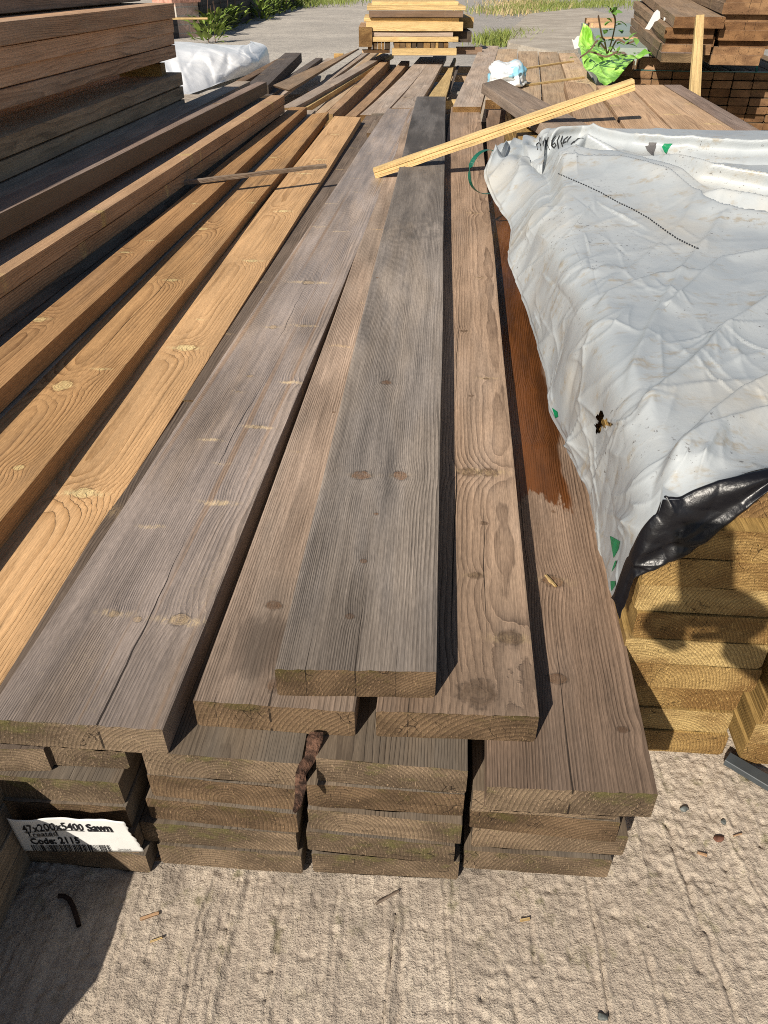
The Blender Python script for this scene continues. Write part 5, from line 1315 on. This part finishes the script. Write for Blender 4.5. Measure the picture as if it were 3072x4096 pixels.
box_pts('pier_cap', loc(at(714, 135, G))+Vector((-.04, -.04, 0)), loc(at(808, 128, G))+Vector((.05, 0, 0)), .62, .522, .60, M_cap, wall, .03)
box_pts('rubble_wall', loc(at(500, 160, G)), loc(at(716, 135, G)), .3, -.1, .3, M_wall, wall, .05)
tag(wall, 'low dark block wall with a rosy broken brick pier at the left rear', 'wall')

# ------------------------------------------------------------------ the photographer, whose shadow falls on the right pack
M_cloth = plain('navy_cloth', (.03, .035, .05), .9, .1); M_skin = plain('skin', (.45, .27, .19), .55, .35); M_hair = plain('brown_hair', (.05, .03, .02), .7)
def skin(name, V, E_, Rd, mat, root=0, sub=2, parent=None):
    me = bpy.data.meshes.new(name); me.from_pydata(V, E_, []); me.update()
    o = bpy.data.objects.new(name, me); COL.objects.link(o)
    md = o.modifiers.new('skin', 'SKIN'); md.use_smooth_shade = True
    if not me.skin_vertices: bpy.context.view_layer.objects.active = o
    for i, r in enumerate(Rd):
        sv = me.skin_vertices[0].data[i]; sv.radius = (r, r) if not isinstance(r, tuple) else r; sv.use_root = (i == root)
    sb = o.modifiers.new('sub', 'SUBSURF'); sb.levels = sub; sb.render_levels = sub
    dg = bpy.context.evaluated_depsgraph_get(); me2 = bpy.data.meshes.new_from_object(o.evaluated_get(dg))
    bpy.data.objects.remove(o)
    o = link(name, me2, mat, parent, smooth=True); return o
px0 = .22
Vp = [(px0, -.52, .88), (px0, -.52, 1.05), (px0, -.51, 1.25), (px0, -.49, 1.42), (px0-.01, -.46, 1.52), (px0-.03, -.42, 1.60), (px0-.03, -.40, 1.70),
      (px0-.15, -.48, 1.38), (px0-.20, -.44, 1.10), (px0-.185, -.20, .93), (px0-.215, -.085, .905),
      (px0+.18, -.48, 1.38), (px0+.20, -.44, 1.12), (px0+.03, -.22, .93), (px0-.145, -.10, .895),
      (px0-.09, -.53, .84), (px0-.09, -.50, .48), (px0-.09, -.55, .07), (px0-.10, -.42, .035),
      (px0+.10, -.53, .84), (px0+.11, -.50, .48), (px0+.12, -.55, .07), (px0+.13, -.42, .035)]
Ep = [(0, 1), (1, 2), (2, 3), (3, 4), (4, 5), (5, 6), (3, 7), (7, 8), (8, 9), (9, 10), (3, 11), (11, 12), (12, 13), (13, 14), (0, 15), (15, 16), (16, 17), (17, 18), (0, 19), (19, 20), (20, 21), (21, 22)]
Rp = [(.15, .11), (.13, .10), (.15, .11), (.10, .08), .055, .075, .085, .062, .045, .032, .022, .062, .05, .046, .042, .088, .06, .042, .035, .088, .06, .042, .035]
person = skin('person', Vp, Ep, Rp, M_cloth)
tag(person, 'photographer in dark clothes holding up a phone, standing behind the view', 'person')
# fingers of both hands round the phone
def finger(pts, r0, nm='hand'):
    n = len(pts); return pts, [(i, i+1) for i in range(n-1)], [r0*(1-.12*i) for i in range(n)]
cdir = Vector((0, cp, -sp)); cup = Vector((0, sp, cp)); crt = Vector((1, 0, 0))
ph0 = Vector((-.030, 0, G))-cdir*.0085-cup*.055
def pp(x, y, z): return tuple(ph0+crt*x+cup*y-cdir*z)
HV = [pp(.055, -.075, .012), pp(.040, -.06, .014), pp(.03, -.035, .010)]; HE = [(0, 1), (1, 2)]; HR = [.042, .040, .030]
for k in range(4):
    b = len(HV); y = -.028-.019*k
    HV += [pp(.040, y, .012), pp(.028, y, -.010), pp(.0, y-.002, -.013), pp(-.030+.004*k, y-.003, -.012)]; HR += [.0105, .0095, .009, .0075]
    HE += [(1, b), (b, b+1), (b+1, b+2), (b+2, b+3)]
b = len(HV); HV += [pp(.036, -.028, .02), pp(.02, -.015, .022), pp(.002, -.018, .02)]; HR += [.012, .011, .009]; HE += [(1, b), (b, b+1), (b+1, b+2)]
skin('hand', HV, HE, HR, M_skin, 0, 1, person)
HV = [pp(-.075, -.09, .012), pp(-.058, -.075, .012), pp(-.048, -.05, .01)]; HE = [(0, 1), (1, 2)]; HR = [.036, .034, .024]
for k in range(4):
    b = len(HV); y = -.045-.018*k
    HV += [pp(-.054, y, .010), pp(-.044, y, -.011), pp(-.022, y-.002, -.0135)]; HR += [.0105, .0095, .008]
    HE += [(1, b), (b, b+1), (b+1, b+2)]
b = len(HV); HV += [pp(-.05, -.05, .02), pp(-.034, -.035, .022), pp(-.018, -.03, .02)]; HR += [.012, .011, .009]; HE += [(1, b), (b, b+1), (b+1, b+2)]
skin('hand', HV, HE, HR, M_skin, 0, 1, person)
M_phone = plain('phone_glass', (.02, .02, .022), .2, .5)
def phone():
    bm = bmesh.new(); bmesh.ops.create_cube(bm, size=1)
    for v in bm.verts: v.co = Vector((v.co.x*.074, v.co.y*.149, v.co.z*.008))
    bmesh.ops.bevel(bm, geom=[e for e in bm.edges if abs((e.verts[0].co-e.verts[1].co).z) > .004], offset=.011, segments=4, affect='EDGES')
    me = bpy.data.meshes.new('smartphone'); bm.to_mesh(me); bm.free()
    o = link('smartphone', me, M_phone)
    mx = Matrix((crt, cup, -cdir)).transposed().to_4x4(); mx.translation = ph0-cdir*.002; o.matrix_world = mx
    tag(o, 'black phone held upright in the photographer\'s hands', 'phone')
phone()

# ------------------------------------------------------------------ light and camera
SAZ, SEL = R(29.0), R(33.3)
trav = Vector((math.sin(SAZ)*math.cos(SEL), math.cos(SAZ)*math.cos(SEL), -math.sin(SEL)))
sl = bpy.data.lights.new('sun', 'SUN'); sl.energy = 5.0; sl.angle = R(.5); sl.color = (1, .92, .80)
so = bpy.data.objects.new('sun', sl); COL.objects.link(so); so.rotation_euler = trav.to_track_quat('-Z', 'Y').to_euler(); so.location = (-3, -6, 6)
wd = bpy.data.worlds.new('World'); SC.world = wd; wd.use_nodes = True
nt = wd.node_tree; nt.nodes.clear(); ow = nt.nodes.new('ShaderNodeOutputWorld'); bg = nt.nodes.new('ShaderNodeBackground'); sk = nt.nodes.new('ShaderNodeTexSky')
sk.sky_type = 'NISHITA'; sk.sun_disc = False; sk.sun_elevation = SEL; sk.sun_rotation = math.atan2(-trav.x, -trav.y)
bg.inputs[1].default_value = .052; nt.links.new(sk.outputs[0], bg.inputs[0]); nt.links.new(bg.outputs[0], ow.inputs[0])
cam = bpy.data.cameras.new('camera'); co = bpy.data.objects.new('camera', cam); COL.objects.link(co); SC.camera = co
co.location = (0, 0, G); co.rotation_euler = (R(90)-PITCH, 0, 0)
cam.sensor_fit = 'HORIZONTAL'; cam.sensor_width = 36; cam.lens = 36*F/3072; cam.clip_start = .004; cam.clip_end = 500
SC.render.resolution_x = 768; SC.render.resolution_y = 1024
vs_ = SC.view_settings; vs_.view_transform = 'Standard'; vs_.look = 'None'; vs_.exposure = .40; vs_.gamma = 1; vs_.use_curve_mapping = False
SC.cycles.max_bounces = 6; SC.cycles.use_denoising = False; SC.cycles.pixel_filter_type = 'BLACKMAN_HARRIS'; SC.cycles.filter_width = 1.0
